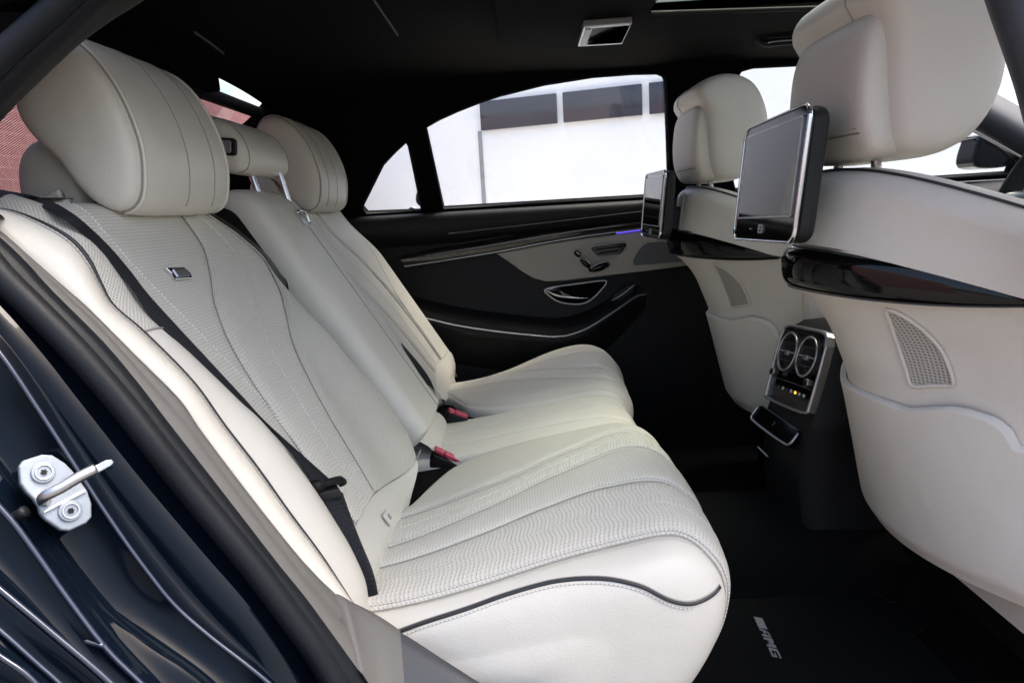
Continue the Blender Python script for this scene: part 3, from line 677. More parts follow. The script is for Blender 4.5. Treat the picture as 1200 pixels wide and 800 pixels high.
    if m == 1:
        tr = bvh([side])
        pp = [(466, 740), (472, 738), (500, 728), (547, 713), (592, 697), (637, 684), (666, 679), (694, 677.5), (718, 679), (742, 684), (757, 689), (772, 697), (785, 703), (799, 706.5), (812, 706.5), (825, 702), (836, 695), (843, 687)]
        pts = trace(tr, pp, .0005)
        tube('piping', pts, .0026, 'piping', t, 8, 80)
        tube('stitching', trace(tr, [(a, b+6) for a, b in pp[1:-3]], .0005), .0008, 'stitch', t, 6, 80)
        tube('seam', trace(tr, [(x, y-2.5) for x, y in pp], .0002), .0012, 'seam', t, 6, 80)
    return t
seat_n = rear_seat(1, 'near cream leather rear seat, its whole cushion and backrest in view')
seat_f = rear_seat(-1, 'cream leather rear seat beside the far door, half hidden')

# ---- rear headrests
def rear_headrest(m, t):
    prof = [(-.602, .985), (-.594, 1.022), (-.570, 1.046), (-.535, 1.043), (-.500, 1.016), (-.471, .965), (-.456, .905), (-.459, .855), (-.470, .828), (-.492, .818), (-.518, .828), (-.540, .853), (-.558, .885), (-.582, .912), (-.600, .945)]
    pc = cat([(a, 0, b) for a, b in prof], 64, True); C = V(-.53, 0, .935); yc = -.385
    tab = [(-.1565, .04), (-.1563, .25), (-.1555, .5), (-.154, .68), (-.152, .80), (-.148, .88), (-.141, .935), (-.132, .952), (-.127, .966), (-.11, .985), (-.07, .997), (0, 1.0), (.07, .997), (.10, .985), (.112, .966), (.117, .952), (.126, .935), (.133, .88), (.137, .80), (.139, .68), (.1405, .5), (.1413, .25), (.1415, .04)]
    rs = []
    for dy, k in [(a, b*4) for a, b in fine(tab)]:
        rs.append([V(C.x+(p.x-C.x)*k, (yc+dy)*m, C.z+(p.z-C.z)*k) for p in pc])
    h = rings('headrest', rs, 'leather', t)
    def along(dy, k, i0, i1, off=.0): return [V(C.x+(pc[i % 64].x-C.x)*k, (yc+dy)*m, C.z+(pc[i % 64].z-C.z)*k) for i in range(i0, i1)]
    for s in (-1, 1):
        e_ = .015 if s < 0 else 0
        tube('headrest_piping', along(s*(.117+e_), .962, 2, 42), .0028, 'leather', h, 6)
        tube('seam', along(s*(.1215+e_), .952, 2, 42), .0012, 'seam', h, 6)
    tube('seam', along(-.02, .9995, 4, 39), .0010, 'seam', h, 6); tube('seam', along(.062, .9985, 4, 39), .0010, 'seam', h, 6)
    # lower rear support
    pr = [(-.635, .87), (-.625, .905), (-.60, .922), (-.570, .90), (-.553, .865), (-.548, .83), (-.565, .808), (-.60, .80), (-.63, .825)]
    pq = cat([(a, 0, b) for a, b in pr], 40, True); D_ = V(-.593, 0, .86)
    rs = [[V(D_.x+(p.x-D_.x)*k, (yc+dy)*m, D_.z+(p.z-D_.z)*k) for p in pq] for dy, k in [(a, b*4) for a, b in fine(((-.1245, .04), (-.1242, .3), (-.123, .55), (-.120, .78), (-.113, .92), (-.09, 1), (0, 1.02), (.09, 1), (.113, .92), (.120, .78), (.123, .55), (.1242, .3), (.1245, .04)))]]
    rings('headrest_support', rs, 'leather', t)
    box('support_slot', (-.545, yc*m, .832), V(.012, 0, 0), V(0, .10, 0), V(0, 0, .014), 'black_plastic', t, .004)
    return h
rear_headrest(1, seat_n); rear_headrest(-1, seat_f)

# ---- badge on near backrest
def badge_(t):
    c = bplane(210, 321, .004); ex = (bplane(222, 320.5, .004)-bplane(198, 321.5, .004)); wd = ex.length; ex.normalize(); ey = BN.cross(ex).normalized()
    if ey.z < 0: ey = -ey
    b = plate('badge', [(-wd/2, .009), (wd/2-.006, .009), (wd/2, 0), (wd/2-.004, -.009), (-wd/2+.003, -.009), (-wd/2+.005, 0)], [], .005, c, ex, ey, 'chrome', t, .001)
    plate('badge_face', [(-wd/2+.012, .0055), (wd/2-.010, .0055), (wd/2-.006, 0), (wd/2-.009, -.0055), (-wd/2+.012, -.0055)], [], .002, c+BN*.003, ex, ey, 'satin_metal', b, .0003)
badge_(seat_n)

# ---- centre section between the rear seats
cs_t = thing('middle_seat', 'narrow cream leather centre backrest and cushion between the two rear seats', 'seat')
def cb(y, v, off):
    if v <= .98: a, n_ = v*BL, 0
    else:
        ang = min((v-.98)/.20, 1.0)*math.pi*.6; r_ = .075; a = .98*BL + r_*math.sin(ang); n_ = -r_*(1-math.cos(ang))
    p = BA + BD*a + BN*(off+n_); return V(p.x, y, p.z)
xs = [(-.126, -.09), (-.127, -.02), (-.126, .012), (-.122, .028), (-.112, .038), (-.095, .0425), (-.05, .0445), (0, .0445), (.040, .0435), (.0445, .0415), (.050, .0430), (.080, .041), (.095, .037), (.104, .027), (.107, .01), (.108, -.09)]
xs2 = [(p.x, p.y) for p in cat([(a, b, 0) for a, b in xs], 60)]
grid('backrest', [[cb(y, v, o - .035*sstep(.06, .02, v)*sstep(-.05, .0, o)) for y, o in xs2] for v in [.035+.004*k for k in range(8)]+[.07+.0185*k for k in range(60)]], 'leather', cs_t)
tube('stitching', [cb(.0445, .06+.92*k/60, .0432) for k in range(61)], .0010, 'stitch', cs_t, 6); tube('seam', [cb(.0410, .06+1.0*k/60, .0436) for k in range(61)], .0012, 'seam', cs_t, 6)
patch('lower_flap', lambda a, b: cb(-.115+.215*a, -.075+.115*b, .012+.012*math.sin(b*math.pi)+.004*math.sin(a*math.pi)), 14, 10, 'leather', cs_t)
# pull handle
hc = cb(.03, .93, .046); he = BD
hcu = [cb(.052, .905, .046), cb(.048, .945, .052), cb(.02, .955, .052), cb(.012, .95, .047)]
hh_ = tube('pull_strap', hcu, .0032, 'chrome', cs_t, 8, 16)
patch('strap_recess', lambda a, b: cb(.012+.04*a, .90+.045*b, .0462), 3, 3, 'satin_metal', cs_t)
# centre cushion
cpf = [(-.27, .330), (-.2, .326), (-.1, .336), (0, .352), (.1, .366), (.16, .370), (.205, .358), (.228, .325), (.232, .28), (.215, .20), (.17, .12)]
cc_ = cat([(a, 0, b) for a, b in cpf], 50)
def ccs(y, i, off): p = cc_[i]; tn = (cc_[min(i+1, 49)]-cc_[max(i-1, 0)]).normalized(); return V(p.x-tn.z*off, y, p.z+tn.x*off)
cy = [(-.128, -.03), (-.122, -.004), (-.10, .001), (-.052, .002), (-.0475, -.002), (-.043, .0025), (0, .004), (.033, .0025), (.0375, -.002), (.042, .002), (.10, .001), (.122, -.004), (.128, -.03)]
cy2 = [(p.x, p.y) for p in cat([(a, b, 0) for a, b in cy], 70)]
grid('cushion', [[ccs(y, i, o) for y, o in cy2] for i in range(50)], 'leather', cs_t)
for y in (-.0475, .0375): tube('seam', [ccs(y, i, -.0015) for i in range(50)], .0014, 'seam', cs_t, 6)
for y in (-.0535, .0435): tube('stitching', [ccs(y, i, .0022) for i in range(50)], .0008, 'stitch', cs_t, 6)
# centre headrest on two chrome posts
mp = [(-.615, .975), (-.585, 1.000), (-.545, .998), (-.505, .980), (-.482, .950), (-.475, .920), (-.482, .897), (-.505, .890), (-.55, .900), (-.60, .925), (-.62, .945)]
mc_ = cat([(a, 0, b) for a, b in mp], 48, True); MC = V(-.545, 0, .945); my = -.005
rs = [[V(MC.x+(p.x-MC.x)*k, my+dy, MC.z+(p.z-MC.z)*k) for p in mc_] for dy, k in [(a, b*4) for a, b in fine(((-.1295, .04), (-.129, .3), (-.1275, .6), (-.123, .83), (-.114, .94), (-.107, .952), (-.10, .97), (-.06, .995), (0, 1), (.06, .995), (.10, .97), (.107, .952), (.114, .94), (.123, .83), (.1275, .6), (.129, .3), (.1295, .04)))]]
hm = rings('headrest', rs, 'leather', cs_t)
for s in (-1, 1): tube('seam', [V(MC.x+(mc_[i].x-MC.x)*.955, my+s*.108, MC.z+(mc_[i].z-MC.z)*.955) for i in range(3, 34)], .0012, 'seam', hm, 6)
for a, b in (((292, 197), (303, 228)), ((328, 205), (338, 236))):
    q0 = P(a[0], a[1], -.045 if a[0] < 300 else .055); q1 = P(b[0], b[1], -.045 if a[0] < 300 else .055); tube('headrest_post', [q0+(q0-q1)*.4, q0, q1, q1+(q1-q0)*.5], .0062, 'chrome', hm, 12, 10)
q = P(266, 172, -.134)
lab = plate('release_button', rrect(.034, .030, .006), [], .01, q, V(1, 0, -.12).normalized(), V(.12, 0, 1).normalized(), 'black_plastic', hm, .002)
plate('button_face', rrect(.020, .022, .004), [], .004, q+V(0, -.006, 0), V(1, 0, -.12).normalized(), V(.12, 0, 1).normalized(), 'satin_metal', lab, .001)

# ---- fixed side bolster by the near door opening
sb_ = thing('side_bolster', 'cream side bolster with black piping between near door opening and rear seat', 'bolster')
in_px = [(20, 231), (67, 250), (109, 284), (150, 332), (180, 374), (225, 419), (281, 471), (311, 498), (360, 560), (394, 612), (416, 650), (431, 687), (430, 722)]
pi_px = [(-20, 245), (22, 252), (75, 276), (101, 302), (116, 332), (131, 359), (169, 392), (225, 449), (262, 500), (300, 549), (337, 601), (375, 652), (414, 712), (420, 722)]
ou_px = [(-30, 250), (0, 266), (37, 299), (71, 329), (105, 359), (157, 411), (210, 464), (235, 500), (277, 556), (319, 610), (356, 655), (390, 690), (413, 712), (418, 724)]
def onb(px, off, y=None): return [bplane(a, b, off) for a, b in px]
inn = [P(a, b, -.585) for a, b in in_px]; pip = [P(a, b, -.655) for a, b in pi_px]; out_ = [P(a, b, -.70) for a, b in ou_px]
ic, pcv, oc = cat(inn, 70), cat(pip, 70), cat(out_, 70)
SBN = V(.72, -.28, .63).normalized()
padr = []
for i in range(70):
    a, b = ic[i], pcv[i]; w_ = (a-b).length
    padr.append([a+V(-.03, .02, -.02), a+V(-.008, .008, -.006)] + [a.lerp(b, k/10)+SBN*(.012*math.sin(math.pi*(k/10)**.9)) for k in range(11)] + [b-SBN*.006])
k1 = 24
grid('perforated_pad', [list(r_) for r_ in padr[:k1+1]], 'leather_dots', sb_); grid('pad', padr[k1:], 'leather', sb_)
tube('seam', [q+SBN*.001 for q in padr[k1]], .0012, 'seam', sb_, 6)
strip = []
for i in range(70):
    b, c = pcv[i], oc[i]
    strip.append([b-SBN*.006] + [b.lerp(c, k/8)+V(.5, -.6, .5).normalized()*(.010*math.sin(math.pi*(k/8)**.8)) for k in range(9)] + [c+V(-.03, -.005, -.02)])
grid('outer_strip', strip, 'leather', sb_)
tube('piping', [q+SBN*.001 for q in pcv], .0030, 'piping', sb_, 8)
tube('stitching', [r_[2]+SBN*.0005 for r_ in strip], .0010, 'stitch', sb_, 6)
tube('seam', [r_[2].lerp(r_[3], .25)+SBN*.0003 for r_ in strip], .0010, 'seam', sb_, 6)

# ================================================================== belts and buckles
bt = thing('seat_belt', 'dark seat belt running down the outer edge of the near rear backrest', 'seat belt')
Lp = [P(-40, 222, -.60), P(0, 231, -.60), P(35, 238, -.60)] + [bplane(a, b, .010) for a, b in [(67, 251), (109, 285), (150, 332), (180, 374), (225, 419), (281, 471), (311, 498), (345, 535), (368, 566)]]
Rp = [P(-40, 214, -.56), P(0, 221, -.56), P(50, 231, -.565)] + [bplane(a, b, .012) for a, b in [(88, 250), (126, 284), (153, 315), (178, 346), (242, 416), (285, 464), (313, 495), (371, 546), (396, 566)]]
Rp = [a.lerp(b, .82) for a, b in zip(Lp, Rp)]
loft('webbing', [Lp, [(a+b)/2 for a, b in zip(Lp, Rp)], Rp], 90, 'webbing', bt, 7, [('solid', .0016)])
Lq = [P(a, b, y) for a, b, y in [(377, 580, -.575), (386, 604, -.585), (400, 634, -.592), (420, 668, -.60), (431, 700, -.605), (432, 730, -.60)]]
Rq = [P(a, b, y) for a, b, y in [(401, 577, -.545), (410, 603, -.56), (422, 634, -.575), (436, 668, -.59), (443, 698, -.60), (448, 730, -.60)]]
loft('webbing', [Lq, [(a+b)/2+V(.004, 0, .004) for a, b in zip(Lq, Rq)], Rq], 50, 'webbing', bt, 7, [('solid', .0016)])
gd = tube('belt_tongue', [P(364, 573, -.572), P(371, 569.5, -.575), P(384, 566, -.565), P(398, 562.5, -.548), P(402, 567, -.545)], [.006, .0085, .0095, .0095, .009, .006], 'buckle_black', bt, 10, 16)
box('tongue_plate', P(386, 577, -.566), V(.012, .006, 0)*1.0, V(-.004, .008, .0), V(-.002, 0, .006), 'black_plastic', gd, .002)

def buckle(label, quad, Y, thickv):
    """quad: pixel corners of the face: top-left, top-right, bottom-right, bottom-left with depths"""
    t = thing('belt_buckle', label, 'belt buckle', group=None)
    a, b, c, d = [P(px, py, y) for (px, py), y in zip(quad, Y)]
    th = thickv
    def hull(name, f0, f1, mat, parent, bev):
        p = [a.lerp(d, f0), b.lerp(c, f0), b.lerp(c, f1), a.lerp(d, f1)]; vs = p+[q+th for q in p]
        return mesh(name, vs, [(0, 1, 2, 3), (7, 6, 5, 4), (0, 4, 5, 1), (1, 5, 6, 2), (2, 6, 7, 3), (3, 7, 4, 0)], mat, parent, [(v.x, v.y) for v in vs], True, [('bevel', bev)])
    hull('shell', .05, 1, 'buckle_black', t, .004)
    p = [a, b]; up = (a-d).normalized()
    c0 = (a+b)/2+th*.5; ax = (b-a)*.5; 
    r1 = box('release_button', c0+ax*.30, ax*.62, th*.40, up*.0036, 'buckle_red', t, .0012)
    box('release_button', c0-ax*.66, ax*.27, th*.40, up*.0036, 'buckle_red', t, .0012)
    return t
buckle('black belt buckle with red button standing beside the near rear cushion', [(509, 528), (546, 546), (530, 590), (484, 596)], (-.1255, -.1275, -.128, -.126), V(-.004, .022, .003))
buckle('black belt buckle with red button beside the far rear cushion', [(526, 482), (549, 490), (546, 506), (514, 508)], (.105, .103, .103, .105), V(-.004, .020, .003))
bt2 = thing('centre_seat_belt', 'short dark belt and latch hanging between centre backrest and far seat', 'seat belt')
loft('webbing', [[P(a, b, .14) for a, b in ((474, 410), (487, 430), (498, 448), (505, 460))], [P(a, b, .16) for a, b in ((470, 402), (490, 425), (503, 443), (509, 457))]], 20, 'webbing', bt2, 4, [('solid', .002)])
box('latch_plate', P(505, 458, .14), V(.008, .004, -.010), V(0, .008, .0), V(.003, 0, .004), 'satin_metal', bt2, .002)
o = thing('belt_anchor', 'small pale belt anchor stalk beside the far rear cushion', 'anchor')
tube('stalk', [P(536, 470, .36), P(541, 463, .36), P(547, 459, .36)], .012, 'leather', o, 10, 8); tube('anchor_hole', [P(537.5, 464, .345), P(541, 460.5, .345)], .007, 'buckle_black', o, 8, 4)
o = thing('child_seat_tag', 'small pale child seat loop below the near backrest', 'tag')
bx_ = bplane(455, 606, .008); box('loop', bx_, V(0, .010, 0), BD*.010, BN*.002, 'leather', o, .001); box('loop_symbol', bx_+BN*.0025, V(0, .004, 0), BD*.004, BN*.0006, 'seam', o, .0003)
o = thing('plastic_hook', 'small cream plastic hook at the top of the near rear backrest', 'hook')
tube('hook', [P(60, 234, -.52), P(66, 229, -.52), P(72, 227, -.52)], .006, 'leather', o, 8, 6); tube('hook_base', [P(48, 236, -.52), P(66, 237.5, -.52), P(82, 239, -.52)], .006, 'leather', o, 8, 6)

# ================================================================== front seats
FX0 = smooth_tab([(.16, .60), (.25, .574), (.31, .558), (.41, .532), (.506, .506), (.556, .486), (.59, .472), (.62, .454), (.64, .437), (.665, .412), (.70, .411), (.72, .414), (.75, .418), (.807, .428), (.86, .44)])
FW = smooth_tab([(.16, .075), (.25, .075), (.45, .11), (.60, .15), (.657, .168), (.72, .155), (.80, .120), (.86, .10)])
YC = -.38
GP = []; PT = []
def front_seat(m, dx, label):
    t = thing('front_seat', label, 'seat', group=None)
    def sh(dy, z, off=0.0):
        k = abs(dy)/.22; xx = FX0(z) + FW(z)*k**2 - off
        return V(xx+dx, (YC+dy)*m, z)
    def ztop(dy): return .828 - .09*(abs(dy)/.25)**2.6
    HW = .245
    # upper shell (rolls over the top)
    def up(a, b):
        dy = (-1+2*a)*HW; zt_ = ztop(dy); r_ = .028
        if b < .6: z = .66+(zt_-r_-.66)*(b/.6); return sh(dy, z)
        ang = (b-.6)/.4*math.pi*.5; q = sh(dy, zt_-r_); 
        return V(q.x+r_*1.6*(1-math.cos(ang)), q.y, q.z+r_*math.sin(ang))
    us = patch('upper_shell', up, 60, 40, 'leather', t)
    def wrapside(s):
        def f(a, b):
            z = .19+(ztop(HW)-.03-.19)*b; q = sh(s*HW, z); ang = a*math.pi*.5
            return V(q.x+.01+.16*math.sin(ang)*1.0 - .01*math.cos(ang), q.y+s*m*.022*math.sin(min(a*2.5, 1)*math.pi*.5), q.z)
        return f
    patch('side_bolster', wrapside(-1), 14, 40, 'leather', t); patch('side_bolster', wrapside(1), 14, 40, 'leather', t)
    def topf(a, b):
        dy = (-1+2*a)*HW; q = up(a, 1.0); return V(q.x+.15*b, q.y, q.z-.10*b-.10*b*b)
    patch('front_cushion_top', topf, 40, 8, 'leather', t)
    patch('front_face', lambda a, b: V(dx+.66+.02*b-.04*b, (YC+(-1+2*a)*HW)*m, .19+.46*b), 6, 6, 'leather', t)
    # piping and dotted seam line near the top
    pl = [up(k/60, .88)+V(-.0006, 0, .0018) for k in range(0, 61)]
    tube('piping', pl, .0020, 'piping', t, 6)
    tube('stitching', [sh(.035, .68+.13*k/20, .0008) for k in range(21)], .0010, 'stitch', t, 6); tube('seam', [sh(.030, .68+.135*k/20, .0002) for k in range(21)], .0009, 'seam', t, 6)
    # lower shell with rounded bottom
    def low(a, b):
        dy = (-1+2*a)*HW; zb_ = .242+.012*abs(dy/HW)**2
        if b > .15:
            z = zb_+.02+(.672-zb_-.02)*((b-.15)/.85); q = sh(dy, z); 
            hollow = .016*math.exp(-((z-.56)/.07)**2)*math.exp(-((abs(dy)-.14)/.06)**2)
            return V(q.x+hollow, q.y, q.z)
        ang = (1-b/.15)*math.pi*.5; q = sh(dy, zb_+.02); return V(q.x+.05*(1-math.cos(ang)), q.y, q.z-.02*math.sin(ang))
    ls = patch('lower_shell', low, 60, 70, 'leather', t)
    patch('underside', lambda a, b: V(low(a, 0).x+.12*b, low(a, 0).y, low(a, 0).z+.02*b), 30, 4, 'black_plastic', t)
    # piano black trim band, tapering to both ends
    TW = .232
    def trim(a, b):
        dy = (-1+2*a)*TW; k = abs(dy)/TW
        h_ = .0300*(1-k**3.6)+.0006; zc = .690-.034*(dy/.22)**2+.004*k
        X = .402+.172*(dy/.22)**2
        th_ = (b-.5)*math.pi; z = zc+h_*math.sin(th_)
        return V(X+dx+.022-.030*math.cos(th_)**.45*(1-.5*k**3), (YC+dy)*m, z)
    tb = patch('trim_band', trim, 70, 16, 'piano', t)
    tube('trim_edge', [trim(k/70, .97)+V(-.001, 0, .0015) for k in range(1, 70)], .0018, 'satin_metal', tb, 6)
    tube('trim_edge', [trim(k/70, .10)+V(-.001, 0, -.001) for k in range(1, 70)], .0010, 'dark_trim', tb, 6)
    # map pocket panel, proud of the shell
    if m == 1:
        hits = [(-(h_.y-YC), h_.z) for h_ in trace(bvh([ls]), [(999.5, 450), (1010, 455), (1020, 460), (1045, 469), (1069, 477), (1085, 476.5), (1105, 475.5), (1125, 475), (1142, 477.5), (1155, 482), (1172, 488), (1185, 497), (1193, 508), (1199, 524)])]
        PT.clear(); PT.extend(hits)
    def ptop(dy):
        tab = sorted([(abs(a), b) for a, b in PT if a >= -.02]); return lerp_tab(tab, abs(dy))
    def pk(a, b):
        dy = (-1+2*a)*.232; zt_ = ptop(dy); zb_ = .252
        e = min(a, 1-a)*.464
        prof_ = .011*min(1, (1-math.exp(-e/.006)))
        if b > .8: k = (b-.8)/.2; z = zt_-.007*(1-k) + .0; o = prof_*math.cos(k*math.pi*.5)**.7 if k < 1 else -.004
        else: z = zb_+(zt_-.007-zb_)*(b/.8); o = prof_*sstep(-.02, .1, b)
        return sh(dy, z, o)
    patch('map_pocket', pk, 70, 60, 'leather', t)
    # speaker grilles left and right of the back
    tl_ = bvh([ls])
    if m == 1:
        GP.clear(); GP.extend([(-(h_.y-YC), h_.z) for h_ in trace(tl_, [(1042, 366), (1050, 364), (1070, 375), (1088, 389), (1103, 405), (1112, 420), (1121, 448), (1117, 451), (1095, 451.5), (1072, 452), (1066, 436), (1054, 400)])])
    for s in (-1, 1):
        gp = GP
        g2_ = smooth2(gp, 44)
        cc0 = (sum(a for a, b in g2_)/44, sum(b for a, b in g2_)/44)
        vs = []; fs = []; uvs = []
        NR = 6
        for r_ in range(NR+1):
            for a, b in g2_:
                k = r_/NR; dy = cc0[0]+(a-cc0[0])*k; z = cc0[1]+(b-cc0[1])*k
                hol = .016*math.exp(-((z-.56)/.07)**2)*math.exp(-((abs(dy)-.14)/.06)**2)
                vs.append(sh(s*dy, z, .0025-hol)); uvs.append((dy, z))
        for r_ in range(NR):
            for j in range(44): k = (j+1) % 44; fs.append((r_*44+j, r_*44+k, (r_+1)*44+k, (r_+1)*44+j))
        so_ = mesh('speaker_grille', vs, fs, 'grille_cloth', t, uvs)
        tube('grille_rim', [vs[NR*44+j]+V(-.0015, 0, 0) for j in range(44)], .0028, 'leather', so_, 6, closed=True)
    # headrest
    H = bpy.data.objects.new('headrest', None)
    hp_ = [(.450, 1.012), (.438, 1.034), (.448, 1.058), (.485, 1.074), (.530, 1.074), (.572, 1.050), (.598, 1.000), (.606, .945), (.596, .892), (.570, .852), (.530, .834), (.492, .838), (.472, .858), (.463, .91), (.459, .965), (.455, .994)]
    hc_ = cat([(a, 0, b) for a, b in hp_], 64, True); HC = V(.54, 0, .95)
    rs = [[V(dx+HC.x+(p.x-HC.x)*k + .0, (YC+dy)*m, HC.z+(p.z-HC.z)*k) for p in hc_] for dy, k in [(a, b*4) for a, b in fine(((-.1475, .04), (-.147, .3), (-.146, .52), (-.143, .72), (-.137, .86), (-.128, .94), (-.11, .985), (-.07, 1.0), (0, 1.0), (.07, 1.0), (.11, .985), (.128, .94), (.137, .86), (.143, .72), (.146, .52), (.147, .3), (.1475, .04)))]]
    hr = rings('headrest', rs, 'leather', t)
    rp = [(.444, .852), (.434, .880), (.431, .93), (.437, .985), (.450, 1.014), (.474, 1.026), (.51, 1.02), (.52, .95), (.52, .87), (.505, .838), (.475, .834), (.454, .838)]
    rc_ = cat([(a, 0, b) for a, b in rp], 56, True); RC = V(.475, 0, .915)
    rs = [[V(dx+RC.x+(p.x-RC.x)*k, (YC+dy)*m, RC.z+(p.z-RC.z)*k) for p in rc_] for dy, k in [(a, b*4) for a, b in fine(((-.1225, .04), (-.122, .3), (-.1205, .6), (-.116, .80), (-.107, .91), (-.09, .97), (-.05, .995), (0, 1.0), (.05, .995), (.09, .97), (.107, .91), (.116, .80), (.1205, .6), (.122, .3), (.1225, .04)))]]
    rp_o = rings('headrest_back', rs, 'leather', hr)
    tr = bvh([rp_o])
    def backline(z, y0, y1, off):
        out = []
        for k in range(25):
            y = (YC+y0+(y1-y0)*k/24)*m; h_ = tr.ray_cast(V(dx+.2, y, z), V(1, 0, 0))
            if h_[0]: out.append(h_[0]+V(-off, 0, 0))
        return out
    tube('seam', backline(.868, -.104, .104, .0002), .0013, 'seam', hr, 6); tube('stitching', backline(.874, -.100, .100, .0006), .0009, 'stitch', hr, 6)
    tube('seam', [V(dx+HC.x+(hc_[i % 64].x-HC.x)*1.002, (YC-.06)*m, HC.z+(hc_[i % 64].z-HC.z)*1.002) for i in range(-3, 20)], .0012, 'seam', hr, 6)
    for dy in (-.055, .055): 
        pst = [V(dx+.485, (YC+dy)*m, .86), V(dx+.492, (YC+dy)*m, .81), V(dx+.50, (YC+dy)*m, .76)]
        tube('headrest_post', pst, .0065, 'satin_metal', hr, 12, 6)
    return t, us, ls
fs_n, us_n, ls_n = front_seat(1, 0.0, 'near cream leather front seat seen from behind at the right edge')
fs_f, us_f, ls_f = front_seat(-1, -.012, 'far cream leather front seat seen from behind beyond the near one')

# ---- rear entertainment screens
def screen(label, tl, tr_, br_, bl, depth, m):
    t = thing('seat_screen', label, 'screen', group=None)
    ex = ((tr_-tl)+(br_-bl)).normalized(); W_ = ((tr_-tl).length+(br_-bl).length)/2
    ey0 = ((tl-bl)+(tr_-br_)).normalized(); H_ = ((tl-bl).length+(tr_-br_).length)/2
    c = (tl+tr_+br_+bl)/4; ez = ex.cross(ey0).normalized(); ey = ez.cross(ex).normalized()
    if ez.x > 0: ez = -ez     # towards the rear passengers
    ofx = lambda d: c+ez*d
    plate('housing', rrect(W_-.004, H_-.004, .022, 8), [], depth, ofx(-depth/2-.004), ex, ey, 'black_plastic', t, .010)
    rim = plate('rim', rrect(W_, H_, .020, 8), [rrect(W_-.0065, H_-.0065, .018, 8)], .006, ofx(-.002), ex, ey, 'chrome', t, .0018)
    plate('bezel', rrect(W_-.007, H_-.007, .0175, 8), [], .006, ofx(-.0045), ex, ey, 'piano', t)
    dw, dh = W_*.85, H_*.70; dyc = H_*.055
    plate('display', rrect(dw, dh, .003, 3, 0, dyc), [], .002, ofx(-.0005), ex, ey, 'screen', t)
    plate('display_edge', rrect(dw+.005, dh+.005, .004, 3, 0, dyc), [rrect(dw, dh, .003, 3, 0, dyc)], .003, ofx(-.0005), ex, ey, 'satin_metal', t, .0005)
    b = plate('menu_button', rrect(.017, .013, .003), [rrect(.012, .008, .002)], .002, ofx(-.0003)-ey*(H_*.395), ex, ey, 'satin_metal', t, .0004)
    plate('button_bar', rrect(.009, .002, .0008), [], .002, ofx(-.0003)-ey*(H_*.395), ex, ey, 'satin_metal', b)
    plate('sensor_dot', ellipse(.0014, .0014, 10), [], .002, ofx(-.0003)-ey*(H_*.395)+ex*(.045 if ex.y > 0 else -.045), ex, ey, 'zinc', t)
    # mount arm into the seat
    box('mount', ofx(-depth-.035)-ey*.03, ez*.04, ex*.025, ey*.030, 'black_plastic', t, .008)
    return t
screen('large seat back screen with chrome rim on the near front seat', P(874, 151, -.24), P(951.5, 117, -.50), P(928, 286, -.50), P(857.5, 281, -.24), .026, 1)
screen('small dark seat back screen on the far front seat', P(757, 205, .51), P(779, 197, .25), P(773, 283, .25), P(750, 276, .51), .026, -1)

# ================================================================== centre console with rear air vents
ct = thing('centre_console', 'black centre console with chrome framed twin air vents between the front seats', 'console')
TR, BR, TL, BL_ = P(977, 388, -.090), P(947, 489, -.090), P(922, 382, .090), P(893, 462, .090)
ex = ((TR-TL)+(BR-BL_)).normalized(); cW = ((TR-TL).length+(BR-BL_).length)/2
ey0 = ((TL-BL_)+(TR-BR)).normalized(); cH = ((TL-BL_).length+(TR-BR).length)/2
c0 = (TR+BR+TL+BL_)/4; ez = ex.cross(ey0).normalized(); ey = ez.cross(ex).normalized()
if ez.x > 0: ez = -ez
def K(a, b, d=0): return c0+ex*a+ey*b+ez*d
ofr = smooth2([(-cW*.36, cH*.5), (cW*.36, cH*.5), (cW*.48, cH*.40), (cW*.5, cH*.2), (cW*.49, -cH*.40), (cW*.44, -cH*.5), (0, -cH*.52), (-cW*.44, -cH*.5), (-cW*.49, -cH*.40), (-cW*.5, cH*.2), (-cW*.48, cH*.40)], 70)
ifr = [(a*.915, b*.925) for a, b in ofr]
plate('vent_frame', ofr, [ifr], .022, K(0, 0, -.006), ex, ey, 'satin_metal', ct, .004)
plate('vent_face', [(a*.93, b*.94) for a, b in ofr], [], .012, K(0, 0, -.010), ex, ey, 'piano', ct)
for s in (-1, 1):
    vc = (s*cW*.205, cH*.16); ra, rb = cW*.198, cH*.255
    v_ = plate('air_vent', ellipse(ra, rb, 40, *vc), [ellipse(ra*.86, rb*.89, 40, *vc)], .014, K(0, 0, .002), ex, ey, 'satin_metal', ct, .002)
    plate('vent_hole', ellipse(ra*.87, rb*.9, 40, *vc), [], .002, K(0, 0, -.003), ex, ey, 'black_plastic', v_)
    for k, wv_ in ((-.45, .74), (.0, .84), (.45, .74)):
        box('vent_slat', K(vc[0], vc[1]+k*rb, .001), ex*(ra*wv_), ey*.0016, ez*.004, 'dark_trim' if k else 'satin_metal', v_, .0008)
    box('slat_tab', K(vc[0], vc[1]-.002, .006), ex*.008, ey*.005, ez*.003, 'satin_metal', v_, .001)
    kn = plate('airflow_knob', ellipse(.0085, .0085, 16), [], .014, K(s*cW*.37, -cH*.135, .006), ex, ey, 'satin_metal', ct, .002)
    for q in range(3): box('knob_rib', K(s*cW*.37-.004+.004*q, -cH*.135, .0135), ex*.0008, ey*.006, ez*.001, 'black_plastic', kn, 0)
box('face_joint', K(0, -cH*.20, -.0030), ex*(cW*.42), ey*.0012, ez*.002, 'dark_trim', ct, 0)
